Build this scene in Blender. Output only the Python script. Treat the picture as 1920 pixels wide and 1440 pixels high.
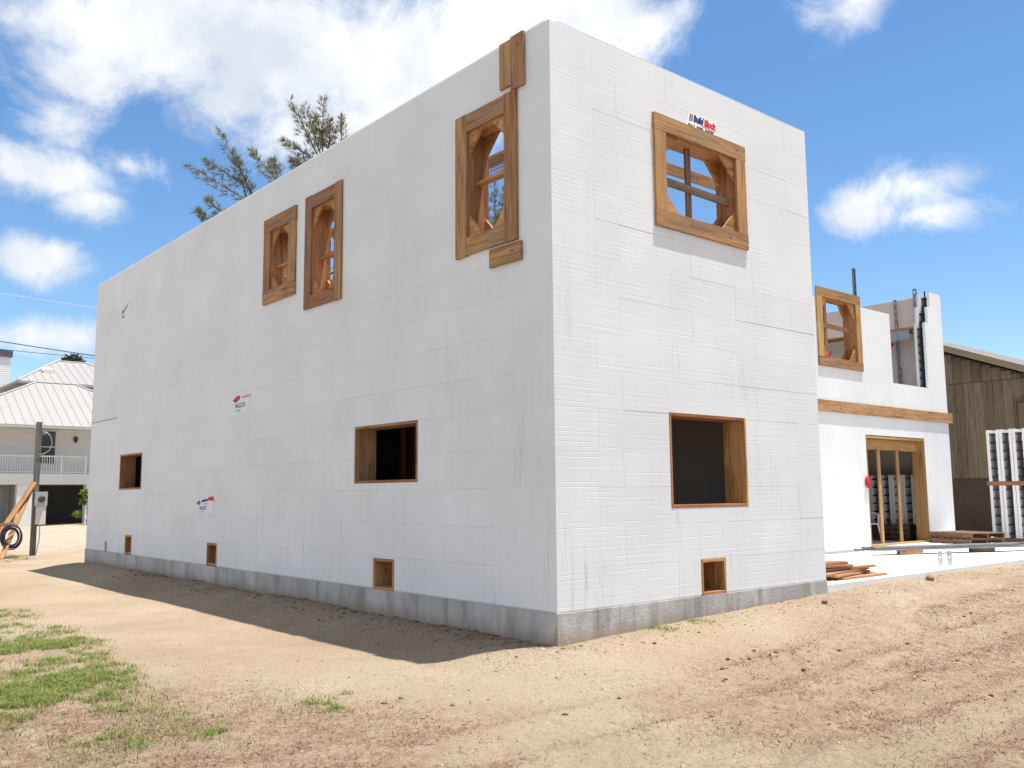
import bpy, math, random
import numpy as np
from mathutils import Matrix, Vector

R = math.radians
random.seed(7); rng = np.random.default_rng(11)
scene = bpy.context.scene
for o in list(bpy.data.objects): bpy.data.objects.remove(o)
COL = scene.collection

# ------------------------------------------------------------------ camera
CAM = Vector((-6.135, -6.579, 1.159)); FPX = 1702.8
YAW, PITCH, ROLL = 0.7037, 0.1203, -0.00843
def cam_axes():
    cy, sy, cp, sp = math.cos(YAW), math.sin(YAW), math.cos(PITCH), math.sin(PITCH)
    f = Vector((sy*cp, cy*cp, sp)); r = Vector((cy, -sy, 0)); u = r.cross(f)
    c, s = math.cos(ROLL), math.sin(ROLL)
    return c*r + s*u, -s*r + c*u, f
cr, cu, cf = cam_axes()
cd = bpy.data.cameras.new('camera'); co = bpy.data.objects.new('camera', cd); COL.objects.link(co)
cd.sensor_width = 36; cd.lens = FPX/1920*36; cd.clip_end = 3000; cd.clip_start = .05
co.matrix_world = Matrix(((cr.x, cu.x, -cf.x, CAM.x), (cr.y, cu.y, -cf.y, CAM.y), (cr.z, cu.z, -cf.z, CAM.z), (0, 0, 0, 1)))
scene.camera = co
def pixdir(px, py):
    return (cr*((px-960)/FPX) + cu*((720-py)/FPX) + cf).normalized()
def onY(px, py, Y):
    d = pixdir(px, py); return CAM + d*((Y-CAM.y)/d.y)
def onX(px, py, X):
    d = pixdir(px, py); return CAM + d*((X-CAM.x)/d.x)

# ------------------------------------------------------------------ world, sun, exposure
SUN_TRAVEL = Vector((-.152, .138, -1)).normalized()        # direction the light travels
S = -SUN_TRAVEL
el = math.asin(S.z); az = math.atan2(S.x, S.y)
world = bpy.data.worlds.new('World'); scene.world = world; world.use_nodes = True
wn, wl = world.node_tree.nodes, world.node_tree.links
wn.clear()
def N(t, **k):
    n = wn.new(t)
    for a, b in k.items(): setattr(n, a, b)
    return n
def wm(op, a, b=None, c=None, clamp=False):
    n = N('ShaderNodeMath', operation=op, use_clamp=clamp)
    for i, v in enumerate((a, b, c)):
        if v is None: continue
        if isinstance(v, (int, float)): n.inputs[i].default_value = v
        else: wl.new(v, n.inputs[i])
    return n.outputs[0]
def wdot(a, vec):
    n = N('ShaderNodeVectorMath', operation='DOT_PRODUCT'); wl.new(a, n.inputs[0]); n.inputs[1].default_value = vec
    return n.outputs['Value']
def wsmooth(x, lo, hi):
    n = N('ShaderNodeMapRange', interpolation_type='SMOOTHSTEP'); wl.new(x, n.inputs[0])
    n.inputs[1].default_value = lo; n.inputs[2].default_value = hi
    return n.outputs[0]
sky = N('ShaderNodeTexSky', sky_type='NISHITA', sun_disc=False)
sky.sun_elevation = el; sky.sun_rotation = az; sky.air_density = 1.0; sky.dust_density = .35; sky.ozone_density = 2.2
hs = N('ShaderNodeHueSaturation'); hs.inputs['Saturation'].default_value = 1.2; wl.new(sky.outputs[0], hs.inputs['Color'])
tc = N('ShaderNodeTexCoord'); D = tc.outputs['Generated']
def wnoise(scale, detail, rough, off=(0, 0, 0), dist=0):
    mp = N('ShaderNodeMapping'); mp.inputs['Location'].default_value = off; wl.new(D, mp.inputs[0])
    n = N('ShaderNodeTexNoise'); n.inputs['Scale'].default_value = scale; n.inputs['Detail'].default_value = detail
    n.inputs['Roughness'].default_value = rough; n.inputs['Distortion'].default_value = dist
    wl.new(mp.outputs[0], n.inputs['Vector']); return n.outputs['Fac']
blobs = [  # px, py, radius x, radius y (pixels of the 1920 picture), strength
    (210, 50, 170, 90, .95), (560, 90, 330, 180, 1.15), (850, 130, 330, 180, 1.2), (1080, 40, 205, 105, 1.05), (330, 90, 190, 110, 1.0),
    (640, 250, 230, 95, .85), (420, 40, 300, 130, 1.1), (960, 60, 300, 130, 1.2), (170, 120, 110, 80, .5), (420, 190, 130, 80, .6),
    (80, 325, 150, 52, .95), (165, 380, 70, 42, .85), (235, 308, 70, 30, .4), (45, 482, 115, 46, 1.0), (80, 635, 170, 26, .55),
    (1605, 398, 78, 56, .95), (1722, 352, 95, 48, .6), (1765, 392, 100, 26, .42), (1600, 5, 80, 55, .7), (1545, 15, 50, 40, .3), (30, 25, 45, 35, .3), (110, 225, 50, 60, .25)]
cover = None
for px, py, rx, ry, st in blobs:
    c = pixdir(px, py); r_ = Vector((c.y, -c.x, 0)).normalized(); u_ = r_.cross(c)
    mp = N('ShaderNodeMapping', vector_type='TEXTURE'); wl.new(D, mp.inputs[0])
    mp.inputs['Location'].default_value = c; mp.inputs['Scale'].default_value = (rx/FPX*.92, ry/FPX*.92, 1)
    mp.inputs['Rotation'].default_value = Matrix(((r_.x, u_.x, -c.x), (r_.y, u_.y, -c.y), (r_.z, u_.z, -c.z))).to_euler()
    ln = N('ShaderNodeVectorMath', operation='LENGTH'); wl.new(mp.outputs[0], ln.inputs[0])
    v = wm('MULTIPLY_ADD', ln.outputs['Value'], -st, st)
    cover = v if cover is None else wm('SMOOTH_MAX', cover, v, .12)
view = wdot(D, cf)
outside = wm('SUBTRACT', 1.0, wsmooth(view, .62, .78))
added_clouds = wm('MULTIPLY', wm('SUBTRACT', wnoise(2.6, 2, .5, (3.1, 1.7, .4)), .43), 5.0)  # random clouds added outside the view, cover tuned to brighten the shade
added_clouds = wm('SUBTRACT', wm('MULTIPLY', wm('ADD', added_clouds, 1.0), outside), 1.0)
cover = wm('SMOOTH_MAX', cover, added_clouds, .1)
fb = wnoise(9, 7, .67, (.3, .1, .7), .35)
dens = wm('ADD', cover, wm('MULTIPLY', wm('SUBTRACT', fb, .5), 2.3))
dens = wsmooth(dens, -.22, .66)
shade = N('ShaderNodeValToRGB')
shade.color_ramp.elements[0].position = .36; shade.color_ramp.elements[0].color = (.66, .71, .79, 1)
shade.color_ramp.elements[1].position = .60; shade.color_ramp.elements[1].color = (1, 1, 1, 1)
wl.new(wnoise(8, 4, .55, (.32, .12, .78)), shade.inputs[0])
bg1 = N('ShaderNodeBackground'); bg1.inputs[1].default_value = .097; wl.new(hs.outputs[0], bg1.inputs[0])
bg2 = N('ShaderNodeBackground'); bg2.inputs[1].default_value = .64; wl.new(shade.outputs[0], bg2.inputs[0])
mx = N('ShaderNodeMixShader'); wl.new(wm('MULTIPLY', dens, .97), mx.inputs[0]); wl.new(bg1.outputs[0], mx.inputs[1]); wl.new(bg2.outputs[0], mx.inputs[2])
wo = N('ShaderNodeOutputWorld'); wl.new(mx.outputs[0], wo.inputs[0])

world.cycles.sampling_method = 'NONE'
sd = bpy.data.lights.new('sun', 'SUN'); sd.energy = 5.0; sd.angle = R(.53); sd.color = (1, .955, .88)
so = bpy.data.objects.new('sun', sd); COL.objects.link(so)
so.rotation_euler = SUN_TRAVEL.to_track_quat('-Z', 'Y').to_euler(); so.location = (8, -6, 40)
vs = scene.view_settings
vs.view_transform = 'Standard'; vs.look = 'None'; vs.gamma = 1; vs.exposure = .84; vs.use_curve_mapping = False

# ------------------------------------------------------------------ material helpers
class Mat:
    def __init__(s, name, rough=.8, spec=.25):
        s.m = bpy.data.materials.new(name); s.m.use_nodes = True
        s.n, s.l = s.m.node_tree.nodes, s.m.node_tree.links
        s.b = s.n['Principled BSDF']; s.b.inputs['Roughness'].default_value = rough
        s.b.inputs['Specular IOR Level'].default_value = spec
    def node(s, t, **k):
        n = s.n.new(t)
        for a, b in k.items(): setattr(n, a, b)
        return n
    def put(s, n, i, v):
        if isinstance(v, (int, float)): n.inputs[i].default_value = v
        elif isinstance(v, tuple): n.inputs[i].default_value = v
        else: s.l.new(v, n.inputs[i])
    def coord(s, kind='Object', scale=(1, 1, 1), loc=(0, 0, 0), rand=False):
        if kind == 'Position': src = s.node('ShaderNodeNewGeometry').outputs['Position']
        else: src = s.node('ShaderNodeTexCoord').outputs[kind]
        if rand:
            oi = s.node('ShaderNodeObjectInfo'); ad = s.node('ShaderNodeVectorMath', operation='MULTIPLY_ADD')
            cb = s.node('ShaderNodeCombineXYZ')
            for i in range(3): s.l.new(oi.outputs['Random'], cb.inputs[i])
            s.l.new(cb.outputs[0], ad.inputs[0]); ad.inputs[1].default_value = (37, 91, 53); s.l.new(src, ad.inputs[2]); src = ad.outputs[0]
        mp = s.node('ShaderNodeMapping'); mp.inputs['Scale'].default_value = scale; mp.inputs['Location'].default_value = loc
        s.l.new(src, mp.inputs[0]); return mp.outputs[0]
    def noise(s, vec, scale=1, detail=4, rough=.55, dist=0):
        n = s.node('ShaderNodeTexNoise'); s.l.new(vec, n.inputs['Vector'])
        n.inputs['Scale'].default_value = scale; n.inputs['Detail'].default_value = detail
        n.inputs['Roughness'].default_value = rough; n.inputs['Distortion'].default_value = dist
        return n.outputs['Fac']
    def voro(s, vec, scale=1, feature='F1', out='Distance'):
        n = s.node('ShaderNodeTexVoronoi', feature=feature); s.l.new(vec, n.inputs['Vector']); n.inputs['Scale'].default_value = scale
        return n.outputs[out]
    def ramp(s, fac, *stops):
        n = s.node('ShaderNodeValToRGB'); e = n.color_ramp.elements
        while len(e) < len(stops): e.new(.5)
        for k, (p, c) in zip(e, stops): k.position = p; k.color = (*c, 1) if len(c) == 3 else c
        s.l.new(fac, n.inputs[0]); return n.outputs[0]
    def rng(s, v, a, b, c=0, d=1):
        n = s.node('ShaderNodeMapRange'); s.l.new(v, n.inputs[0])
        for i, q in enumerate((a, b, c, d)): n.inputs[i+1].default_value = q
        return n.outputs[0]
    def math(s, op, a, b=0.0, clamp=False):
        n = s.node('ShaderNodeMath', operation=op, use_clamp=clamp); s.put(n, 0, a); s.put(n, 1, b); return n.outputs[0]
    def mix(s, f, a, b, mode='MIX'):
        n = s.node('ShaderNodeMix', data_type='RGBA', blend_type=mode)
        s.put(n, 0, f)
        for i, v in ((6, a), (7, b)): s.put(n, i, (*v, 1) if isinstance(v, tuple) and len(v) == 3 else v)
        return n.outputs[2]
    def random(s): return s.node('ShaderNodeObjectInfo').outputs['Random']
    def attr(s, name, out='Fac'):
        n = s.node('ShaderNodeAttribute'); n.attribute_name = name; return n.outputs[out]
    def color(s, c): s.put(s.b, 'Base Color', (*c, 1) if isinstance(c, tuple) and len(c) == 3 else c); return s
    def bump(s, h, dist, strength=1):
        n = s.node('ShaderNodeBump'); n.inputs['Distance'].default_value = dist; n.inputs['Strength'].default_value = strength
        s.l.new(h, n.inputs['Height']); s.l.new(n.outputs[0], s.b.inputs['Normal']); return s

# ------------------------------------------------------------------ mesh helpers
def W(o):
    m = o.matrix_basis.copy()
    return W(o.parent) @ o.matrix_parent_inverse @ m if o.parent else m
def mesh_obj(name, me, mat, parent=None, matrix=None):
    o = bpy.data.objects.new(name, me); COL.objects.link(o)
    if mat is not None and not me.materials: me.materials.append(mat.m if isinstance(mat, Mat) else mat)
    if matrix is not None: o.matrix_basis = matrix
    if parent is not None:
        o.parent = parent; o.matrix_parent_inverse = W(parent).inverted()
    return o
class MB:
    def __init__(s): s.v = []; s.f = []
    def add(s, vs, fs):
        k = len(s.v); s.v += [tuple(v) for v in vs]; s.f += [tuple(i+k for i in f) for f in fs]; return s
    def box(s, a, b):
        x0, y0, z0 = a; x1, y1, z1 = b
        return s.add([(x0, y0, z0), (x1, y0, z0), (x1, y1, z0), (x0, y1, z0), (x0, y0, z1), (x1, y0, z1), (x1, y1, z1), (x0, y1, z1)],
                     [(0, 3, 2, 1), (4, 5, 6, 7), (0, 1, 5, 4), (1, 2, 6, 5), (2, 3, 7, 6), (3, 0, 4, 7)])
    def prism(s, pts, off):      # polygon of 3-D points extruded by a vector
        n = len(pts); off = Vector(off); p = [Vector(q) for q in pts]
        return s.add(p + [q+off for q in p], [tuple(range(n))[::-1], tuple(range(n, 2*n))] + [(i, (i+1) % n, (i+1) % n+n, i+n) for i in range(n)])
    def tube(s, pts, rad, sides=6, cap=True):
        pts = [Vector(p) for p in pts]; n = len(pts)
        rads = rad if isinstance(rad, (list, tuple)) else [rad]*n
        rings = []; prev = None
        for i in range(n):
            t = (pts[min(i+1, n-1)] - pts[max(i-1, 0)]).normalized()
            a = t.cross(Vector((0, 0, 1)) if abs(t.z) < .95 else Vector((1, 0, 0))).normalized()
            if prev is not None:
                a = (prev - t*prev.dot(t)).normalized()
            prev = a; b = t.cross(a)
            rings.append([pts[i] + (a*math.cos(2*math.pi*j/sides) + b*math.sin(2*math.pi*j/sides))*rads[i] for j in range(sides)])
        vs = [v for r in rings for v in r]; fs = []
        for i in range(n-1):
            for j in range(sides):
                fs.append((i*sides+j, i*sides+(j+1) % sides, (i+1)*sides+(j+1) % sides, (i+1)*sides+j))
        if cap: fs += [tuple(range(sides))[::-1], tuple((n-1)*sides+j for j in range(sides))]
        return s.add(vs, fs)
    def mesh(s, name, smooth=False):
        me = bpy.data.meshes.new(name); me.from_pydata(s.v, [], s.f); me.update()
        if smooth: me.polygons.foreach_set('use_smooth', [True]*len(me.polygons))
        return me
    def obj(s, name, mat, parent=None, smooth=False, matrix=None):
        return mesh_obj(name, s.mesh(name, smooth), mat, parent, matrix)
def empty(name, loc):
    o = bpy.data.objects.new(name, None); COL.objects.link(o); o.location = loc; o.empty_display_size = .2
    return o
def tag(o, label, cat, group=None, kind=None):
    if label: o['label'] = label
    if cat: o['category'] = cat
    if group: o['group'] = group
    if kind: o['kind'] = kind
    return o
def struct(o, kind='structure'): o['kind'] = kind; return o
def copy_tree(o, parent=None, matrix=None):
    c = o.copy(); COL.objects.link(c)
    if parent is not None: c.parent = parent
    if matrix is not None: c.matrix_basis = matrix
    for ch in list(o.children): copy_tree(ch, c)
    return c
def board(name, p0, p1, wdir, w, t, mat, parent=None):
    """timber from p0 to p1 (centre line), w wide along wdir, t thick"""
    p0, p1 = Vector(p0), Vector(p1); x = (p1-p0); Lh = x.length/2; x.normalize()
    y = Vector(wdir); y = (y - x*y.dot(x)).normalized(); z = x.cross(y); c = (p0+p1)/2
    M = Matrix(((x.x, y.x, z.x, c.x), (x.y, y.y, z.y, c.y), (x.z, y.z, z.z, c.z), (0, 0, 0, 1)))
    e = min(.0012, t*.05)
    mb = MB()
    a, b, q = Lh, w/2, t/2
    # box with eased long edges
    prof = [(-b+e, -q), (b-e, -q), (b, -q+e), (b, q-e), (b-e, q), (-b+e, q), (-b, q-e), (-b, -q+e)]
    mb.prism([(-a, u, v) for u, v in prof], (2*a, 0, 0))
    return mb.obj(name, mat, parent, matrix=M)

# ------------------------------------------------------------------ materials
def m_foam(name):
    m = Mat(name, .75, .2)
    P = m.coord('Position')
    sp = m.node('ShaderNodeSeparateXYZ'); m.l.new(P, sp.inputs[0])
    nn = m.node('ShaderNodeSeparateXYZ'); m.l.new(m.node('ShaderNodeNewGeometry').outputs['True Normal'], nn.inputs[0])
    face = m.math('ABSOLUTE', nn.outputs[1])             # 1 on walls along X, 0 on walls along Y
    big = m.noise(P, .9, 4, .55)
    base = m.ramp(big, (.3, (.65, .672, .697)), (.7, (.72, .742, .768)))
    # vertical dirt runs from the ties and joints
    run = m.noise(m.coord('Position', (5.2, 5.2, .16)), 1.0, 5, .6)
    thin = m.rng(m.math('ABSOLUTE', m.math('SUBTRACT', run, .5)), .0, .012, 1, 0)
    gate = m.rng(m.noise(m.coord('Position', (1.3, 1.3, .55), (4, 2, 9)), 1, 3, .6), .47, .64)
    low = m.rng(sp.outputs[2], 0, 5.0, 1, .08)
    dirt = m.math('MULTIPLY', m.math('MULTIPLY', thin, gate), low, True)
    base = m.mix(m.math('MULTIPLY', dirt, .42), base, (.24, .225, .215))
    # tie lines: faint verticals every 0.2 m, broken up
    tu = m.math('FRACT', m.math('MULTIPLY', m.math('ADD', sp.outputs[0], sp.outputs[1]), 1/.2032))
    tl = m.rng(m.math('ABSOLUTE', m.math('SUBTRACT', tu, .5)), .475, .5, 0, 1)
    tg = m.rng(m.noise(m.coord('Position', (2.4, 2.4, 1.2), (1, 7, 3)), 1, 2, .5), .5, .62)
    base = m.mix(m.math('MULTIPLY', m.math('MULTIPLY', tl, tg), m.math('MULTIPLY', low, .28)), base, (.30, .28, .27))
    # scuffs
    sc = m.rng(m.noise(m.coord('Position', (1, 1, 2.2), (8, 1, 3)), 6, 6, .7), .64, .77)
    base = m.mix(m.math('MULTIPLY', sc, .25), base, (.38, .35, .32))
    tint = m.rng(m.random(), 0, 1, .97, 1.0)
    g = m.node('ShaderNodeCombineColor')
    for i in range(3): m.l.new(tint, g.inputs[i])
    base = m.mix(1.0, base, g.outputs[0], 'MULTIPLY')
    m.color(base)
    hl = m.noise(m.coord('Position', (.6, .6, 26)), 1, 3, .65)
    gr = m.math('FRACT', m.math('MULTIPLY', sp.outputs[2], 1/.0508))
    groove = m.rng(m.math('ABSOLUTE', m.math('SUBTRACT', gr, .5)), .40, .5, 0, 1)
    gn = m.rng(m.noise(m.coord('Position', (1.3, 1.3, 14), (3, 3, 3)), 1, 2, .5), .46, .62)
    hh = m.math('SUBTRACT', m.math('MULTIPLY', hl, .55), m.math('MULTIPLY', m.math('MULTIPLY', groove, gn), .8))
    m.bump(m.math('MULTIPLY', hh, m.rng(face, 0, 1, .12, 1)), .0016, 1)
    return m
FOAM = m_foam('white_foam'); FOAML = FOAM
def m_plain(name, c, rough=.8, var=.06, scale=3, bump=0, spec=.25, metal=0):
    m = Mat(name, rough, spec); P = m.coord('Object', rand=True)
    n = m.noise(P, scale, 5, .6)
    m.color(m.ramp(n, (.25, tuple(x*(1-var) for x in c)), (.75, tuple(min(1, x*(1+var)) for x in c))))
    m.b.inputs['Metallic'].default_value = metal
    if bump: m.bump(m.noise(P, scale*12, 4, .6), bump)
    return m
def m_wood(name, dark, mid, light, gray=.0):
    m = Mat(name, .72, .2)
    P = m.coord('Object', (1.3, 16, 16), rand=True)
    rings = m.noise(P, 1.0, 6, .62, .8)
    c = m.ramp(rings, (.34, tuple(x*.8 for x in dark)), (.5, mid), (.66, light))
    fine = m.noise(m.coord('Object', (4, 130, 130), rand=True), 1, 2, .5)
    c = m.mix(m.rng(fine, .3, .7, 0, .28), c, tuple(x*.55 for x in dark))
    kn = m.voro(m.coord('Object', (2.6, 7.5, 7.5), rand=True), 1.0)
    c = m.mix(m.rng(kn, .05, .12, .85, 0), c, tuple(x*.35 for x in dark))
    if gray:
        gn = m.noise(m.coord('Object', (1.0, 5, 5), (5, 5, 5), rand=True), 1, 5, .6)
        c = m.mix(m.rng(gn, .40, .62, 0, gray), c, (.185, .145, .115))
    hv = m.node('ShaderNodeHueSaturation'); m.l.new(c, hv.inputs['Color'])
    m.l.new(m.rng(m.random(), 0, 1, .70, 1.12), hv.inputs['Value']); m.l.new(m.rng(m.random(), 0, 1, .487, .508), hv.inputs['Hue'])
    m.color(hv.outputs[0]); m.bump(fine, .0012)
    return m
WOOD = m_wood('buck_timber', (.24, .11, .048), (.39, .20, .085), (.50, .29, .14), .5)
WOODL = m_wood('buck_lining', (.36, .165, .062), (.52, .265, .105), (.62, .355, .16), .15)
WOODG = m_wood('weathered_timber', (.15, .095, .065), (.245, .165, .115), (.34, .245, .18), .5)
WOODN = m_wood('new_timber', (.33, .165, .065), (.46, .25, .105), (.54, .32, .155), .3)
WOODR = m_wood('scrap_timber', (.30, .14, .07), (.45, .24, .125), (.56, .35, .21), .2)
WOODD = m_wood('pallet_timber', (.10, .055, .035), (.20, .115, .07), (.31, .20, .13), .3)
def m_concrete():
    m = Mat('foundation_concrete', .9, .15); P = m.coord('Position')
    n = m.noise(P, 1.1, 6, .6); c = m.ramp(n, (.3, (.37, .36, .355)), (.55, (.46, .45, .44)), (.75, (.56, .545, .53)))
    run = m.noise(m.coord('Position', (2.6, 2.6, .5)), 1, 7, .65)
    c = m.mix(m.rng(run, .50, .66, 0, .75), c, (.17, .155, .145))
    c = m.mix(m.rng(m.noise(m.coord('Position', (1, 1, .8), (2, 5, 8)), .7, 3, .5), .50, .56, 0, .32), c, (.24, .23, .225))
    c = m.mix(m.rng(m.noise(m.coord('Position', (3, 3, .5), (7, 3, 1)), 1, 4, .6), .55, .72, 0, .5), c, (.6, .59, .57))
    sx_ = m.node('ShaderNodeSeparateXYZ'); m.l.new(P, sx_.inputs[0])
    fu = m.math('FRACT', m.math('MULTIPLY', m.math('ADD', m.math('ADD', sx_.outputs[0], sx_.outputs[1]), .37), 1/.61))
    jn = m.rng(m.math('ABSOLUTE', m.math('SUBTRACT', fu, .5)), .488, .5, 0, 1)
    c = m.mix(m.math('MULTIPLY', jn, m.rng(m.noise(m.coord('Position', (1.7, 1.7, .3)), 1, 2, .5), .4, .6, .1, .8)), c, (.10, .09, .085))
    spl = m.math('ADD', sx_.outputs[2], m.math('MULTIPLY', m.noise(m.coord('Position', (6, 6, 2)), 1, 5, .6), -.28))
    c = m.mix(m.rng(spl, -.42, -.28, .7, 0), c, (.30, .225, .15))
    pit = m.voro(P, 26); c = m.mix(m.rng(pit, .05, .16, .6, 0), c, (.09, .085, .085))
    m.color(c); m.bump(m.math('ADD', m.noise(P, 30, 6, .65), m.rng(pit, .05, .2, -.6, 0)), .006); return m
CONC = m_concrete()
def m_slab():
    m = Mat('slab_concrete', .85, .2); P = m.coord('Position')
    n = m.noise(P, .8, 6, .6); c = m.ramp(n, (.3, (.60, .585, .56)), (.7, (.72, .71, .69)))
    m.color(c); m.bump(m.noise(P, 40, 4, .6), .002); return m
SLAB = m_slab()
def m_sand():
    m = Mat('sandy_soil', .95, .08); P = m.coord('Position')
    a = m.noise(P, .55, 7, .62); b = m.noise(P, 7, 7, .66); g = m.noise(P, 110, 3, .6)
    c = m.ramp(a, (.32, (.39, .305, .21)), (.52, (.465, .375, .272)), (.7, (.525, .44, .332)))
    lit = m.attr('litter')
    b2 = m.noise(P, 19, 5, .7); lt = m.math('MULTIPLY', m.math('ADD', m.rng(b, .44, .60, 0, .75), m.rng(b2, .50, .62, 0, .6)), lit, True)
    c = m.mix(m.math('MULTIPLY', lt, .8), c, (.18, .11, .072))
    c = m.mix(m.math('MULTIPLY', m.rng(m.noise(P, 2.1, 6, .6), .5, .66), m.math('MULTIPLY', lit, .6)), c, (.20, .135, .088))
    gr = m.attr('green')
    c = m.mix(m.math('MULTIPLY', m.rng(m.noise(P, 5, 5, .6), .35, .6), m.math('MULTIPLY', gr, .55)), c, (.17, .17, .075))
    c = m.mix(m.rng(g, .36, .7, 0, .45), c, (.185, .12, .075))
    mid = m.noise(P, 34, 5, .7); c = m.mix(m.rng(mid, .50, .68, 0, .42), c, (.21, .14, .09)); c = m.mix(m.rng(mid, .28, .42, .30, 0), c, (.55, .46, .34))
    peb = m.voro(P, 55); c = m.mix(m.rng(peb, .05, .13, .6, 0), c, (.5, .42, .32))
    dk = m.voro(m.coord('Position', (1, 1, 1), (9, 4, 2)), 21); c = m.mix(m.math('MULTIPLY', m.rng(dk, .03, .09, 1, 0), .75), c, (.16, .095, .065))
    far = m.attr('paved')
    c = m.mix(far, c, m.ramp(m.noise(P, 1.4, 6, .6), (.3, (.34, .285, .215)), (.7, (.44, .385, .31))))
    m.color(c)
    h = m.math('ADD', m.math('MULTIPLY', m.noise(P, 22, 6, .7), 1.0), m.math('MULTIPLY', m.noise(P, 90, 4, .65), .35))
    m.bump(h, .055); return m
SAND = m_sand()
def m_attrcol(name, rough=.8, trans=0):
    m = Mat(name, rough, .15); c = m.attr('tint', 'Color'); m.color(c)
    if trans:
        t = m.node('ShaderNodeBsdfTranslucent'); m.l.new(c, t.inputs[0]); mx = m.node('ShaderNodeMixShader'); mx.inputs[0].default_value = trans
        m.l.new(m.b.outputs[0], mx.inputs[1]); m.l.new(t.outputs[0], mx.inputs[2]); m.l.new(mx.outputs[0], m.n['Material Output'].inputs[0])
    return m
BLADE = m_attrcol('blade', .7, .3); STRAW = m_attrcol('straw', .8, .15); LEAF = m_attrcol('needle_foliage', .6, .4); CLOD = m_attrcol('clod', .95)
BARK = m_plain('bark', (.13, .095, .075), .95, .4, 6, .02)
STEEL = m_plain('galvanised_steel', (.36, .38, .40), .42, .12, 6, 0, .5, .75)
DSTEEL = m_plain('dark_steel', (.20, .205, .215), .5, .25, 5, 0, .4, .5)
ZINC = m_plain('zinc_plate', (.55, .55, .54), .4, .1, 8, 0, .5, .6)
BLACKP = m_plain('black_plastic', (.022, .02, .028), .5, .1)
WHITEF = m_plain('stacked_foam', (.84, .84, .83), .75, .03, 2, .001)
REDP = m_plain('red_paint', (.55, .035, .03), .5, .1)
WALLW = m_plain('white_siding', (.66, .665, .67), .7, .04, 1)
TRIMW = m_plain('white_trim', (.62, .62, .61), .6, .03, 2)
ROOFW = m_plain('white_metal_roof', (.275, .265, .255), .45, .04, .7, 0, .4)
GREYR = m_plain('grey_soffit', (.30, .31, .32), .8, .08, 2)
DARK = m_plain('dark_interior', (.06, .06, .06), .9, .2, 2)
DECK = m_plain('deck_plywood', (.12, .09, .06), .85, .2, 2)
GREYW = m_plain('grey_wall', (.42, .42, .43), .85, .08, 1.5)
GLASSD = m_plain('dark_glass', (.05, .06, .07), .08, .1, 2, 0, .6)
BARN = m_wood('barn_siding', (.17, .135, .095), (.215, .175, .125), (.255, .21, .155), .12)
WOODY = m_wood('golden_timber', (.34, .18, .065), (.46, .27, .105), (.53, .34, .15), .15)
BARNT = m_plain('barn_trim', (.27, .22, .15), .8, .12, 3)
BARNR = m_plain('barn_shingle', (.16, .15, .14), .9, .25, 5)
TANR = m_plain('far_roof', (.42, .38, .31), .8, .06, 1)
POSTM = m_wood('post_timber', (.11, .115, .11), (.17, .175, .165), (.23, .235, .22), .3)
RUBBER = m_plain('black_cable', (.035, .025, .06), .5, .2)
WIREW = m_plain('pale_wire', (.6, .6, .62), .5, .1)
PLASTIC = m_plain('white_plastic', (.75, .75, .75), .4, .02)
PAPER = m_plain('label_paper', (.86, .85, .83), .6, .02)
PAPERS = m_plain('aged_label_paper', (.70, .715, .745), .6, .03)
NAVY = m_plain('print_navy', (.03, .035, .22), .6, .02); RED = m_plain('print_red', (.58, .03, .05), .6, .02)
PURPLE = m_plain('print_violet', (.16, .08, .28), .6, .02); INK = m_plain('print_ink', (.03, .07, .085), .6, .02)
PINK = m_plain('print_rose', (.55, .16, .22), .6, .02); INKB = m_plain('print_blue_grey', (.10, .14, .26), .6, .02)
SHELL = m_plain('inner_wall_foam', (.60, .54, .50), .8, .04, .8, .002)
RUST = m_plain('rusty_steel', (.25, .12, .07), .8, .3, 8)

# ------------------------------------------------------------------ ground
def sstep(a, b, x):
    t = np.clip((x-a)/(b-a), 0, 1); return t*t*(3-2*t)
def vnoise(x, y, seed=0):
    xi = np.floor(x).astype(np.int64); yi = np.floor(y).astype(np.int64); fx = x-xi; fy = y-yi
    def h(a, b):
        n = (a*374761393 + b*668265263 + seed*1442695041) & 0x7fffffff
        n = ((n ^ (n >> 13))*1274126177) & 0x7fffffff
        return ((n ^ (n >> 16)) & 0xffff)/65535.
    u = fx*fx*(3-2*fx); v = fy*fy*(3-2*fy)
    return (h(xi, yi)*(1-u)+h(xi+1, yi)*u)*(1-v) + (h(xi, yi+1)*(1-u)+h(xi+1, yi+1)*u)*v
def fbm(x, y, o=4, seed=0, g=.5):
    a = 1; s = 0; t = 0
    for k in range(o):
        s = s + a*vnoise(x*2**k, y*2**k, seed+k*17); t += a; a *= g
    return s/t
HW, HL, WY, WX = 4.81, 15.685, 3.66, 16.86        # block width, side length, wing wall line, wing end
ZS = -.06                                         # slab top
def ruts(x, y):
    z = np.zeros_like(x)
    wob = .16*(fbm(x*.5, y*.05, 2, 5)-.5)
    for c, slope, dep, wd in ((-1.05, .02, .020, .16), (-1.75, .035, .030, .17), (-2.45, .05, .022, .16), (-3.05, .05, .03, .18), (-3.72, .045, .042, .2), (-4.5, .05, .035, .2)):
        d = y - (c + slope*x + .05*np.sin(x*.7+c) + wob)
        fade = sstep(-3.2, -.8, x + (y+4)*.4)
        g = np.exp(-(d/wd)**2)
        sh = np.exp(-((np.abs(d)-wd*1.9)/(wd*.7))**2)
        tread = np.sin((x*1.0 + np.abs(d)*.8)*2*np.pi/.135)
        br = .45 + 1.1*fbm(x*1.3, y*1.3+c*9, 2, 31)
        z += fade*br*.9*(-dep*g + dep*.6*sh + .013*tread*g)
    return z
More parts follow.
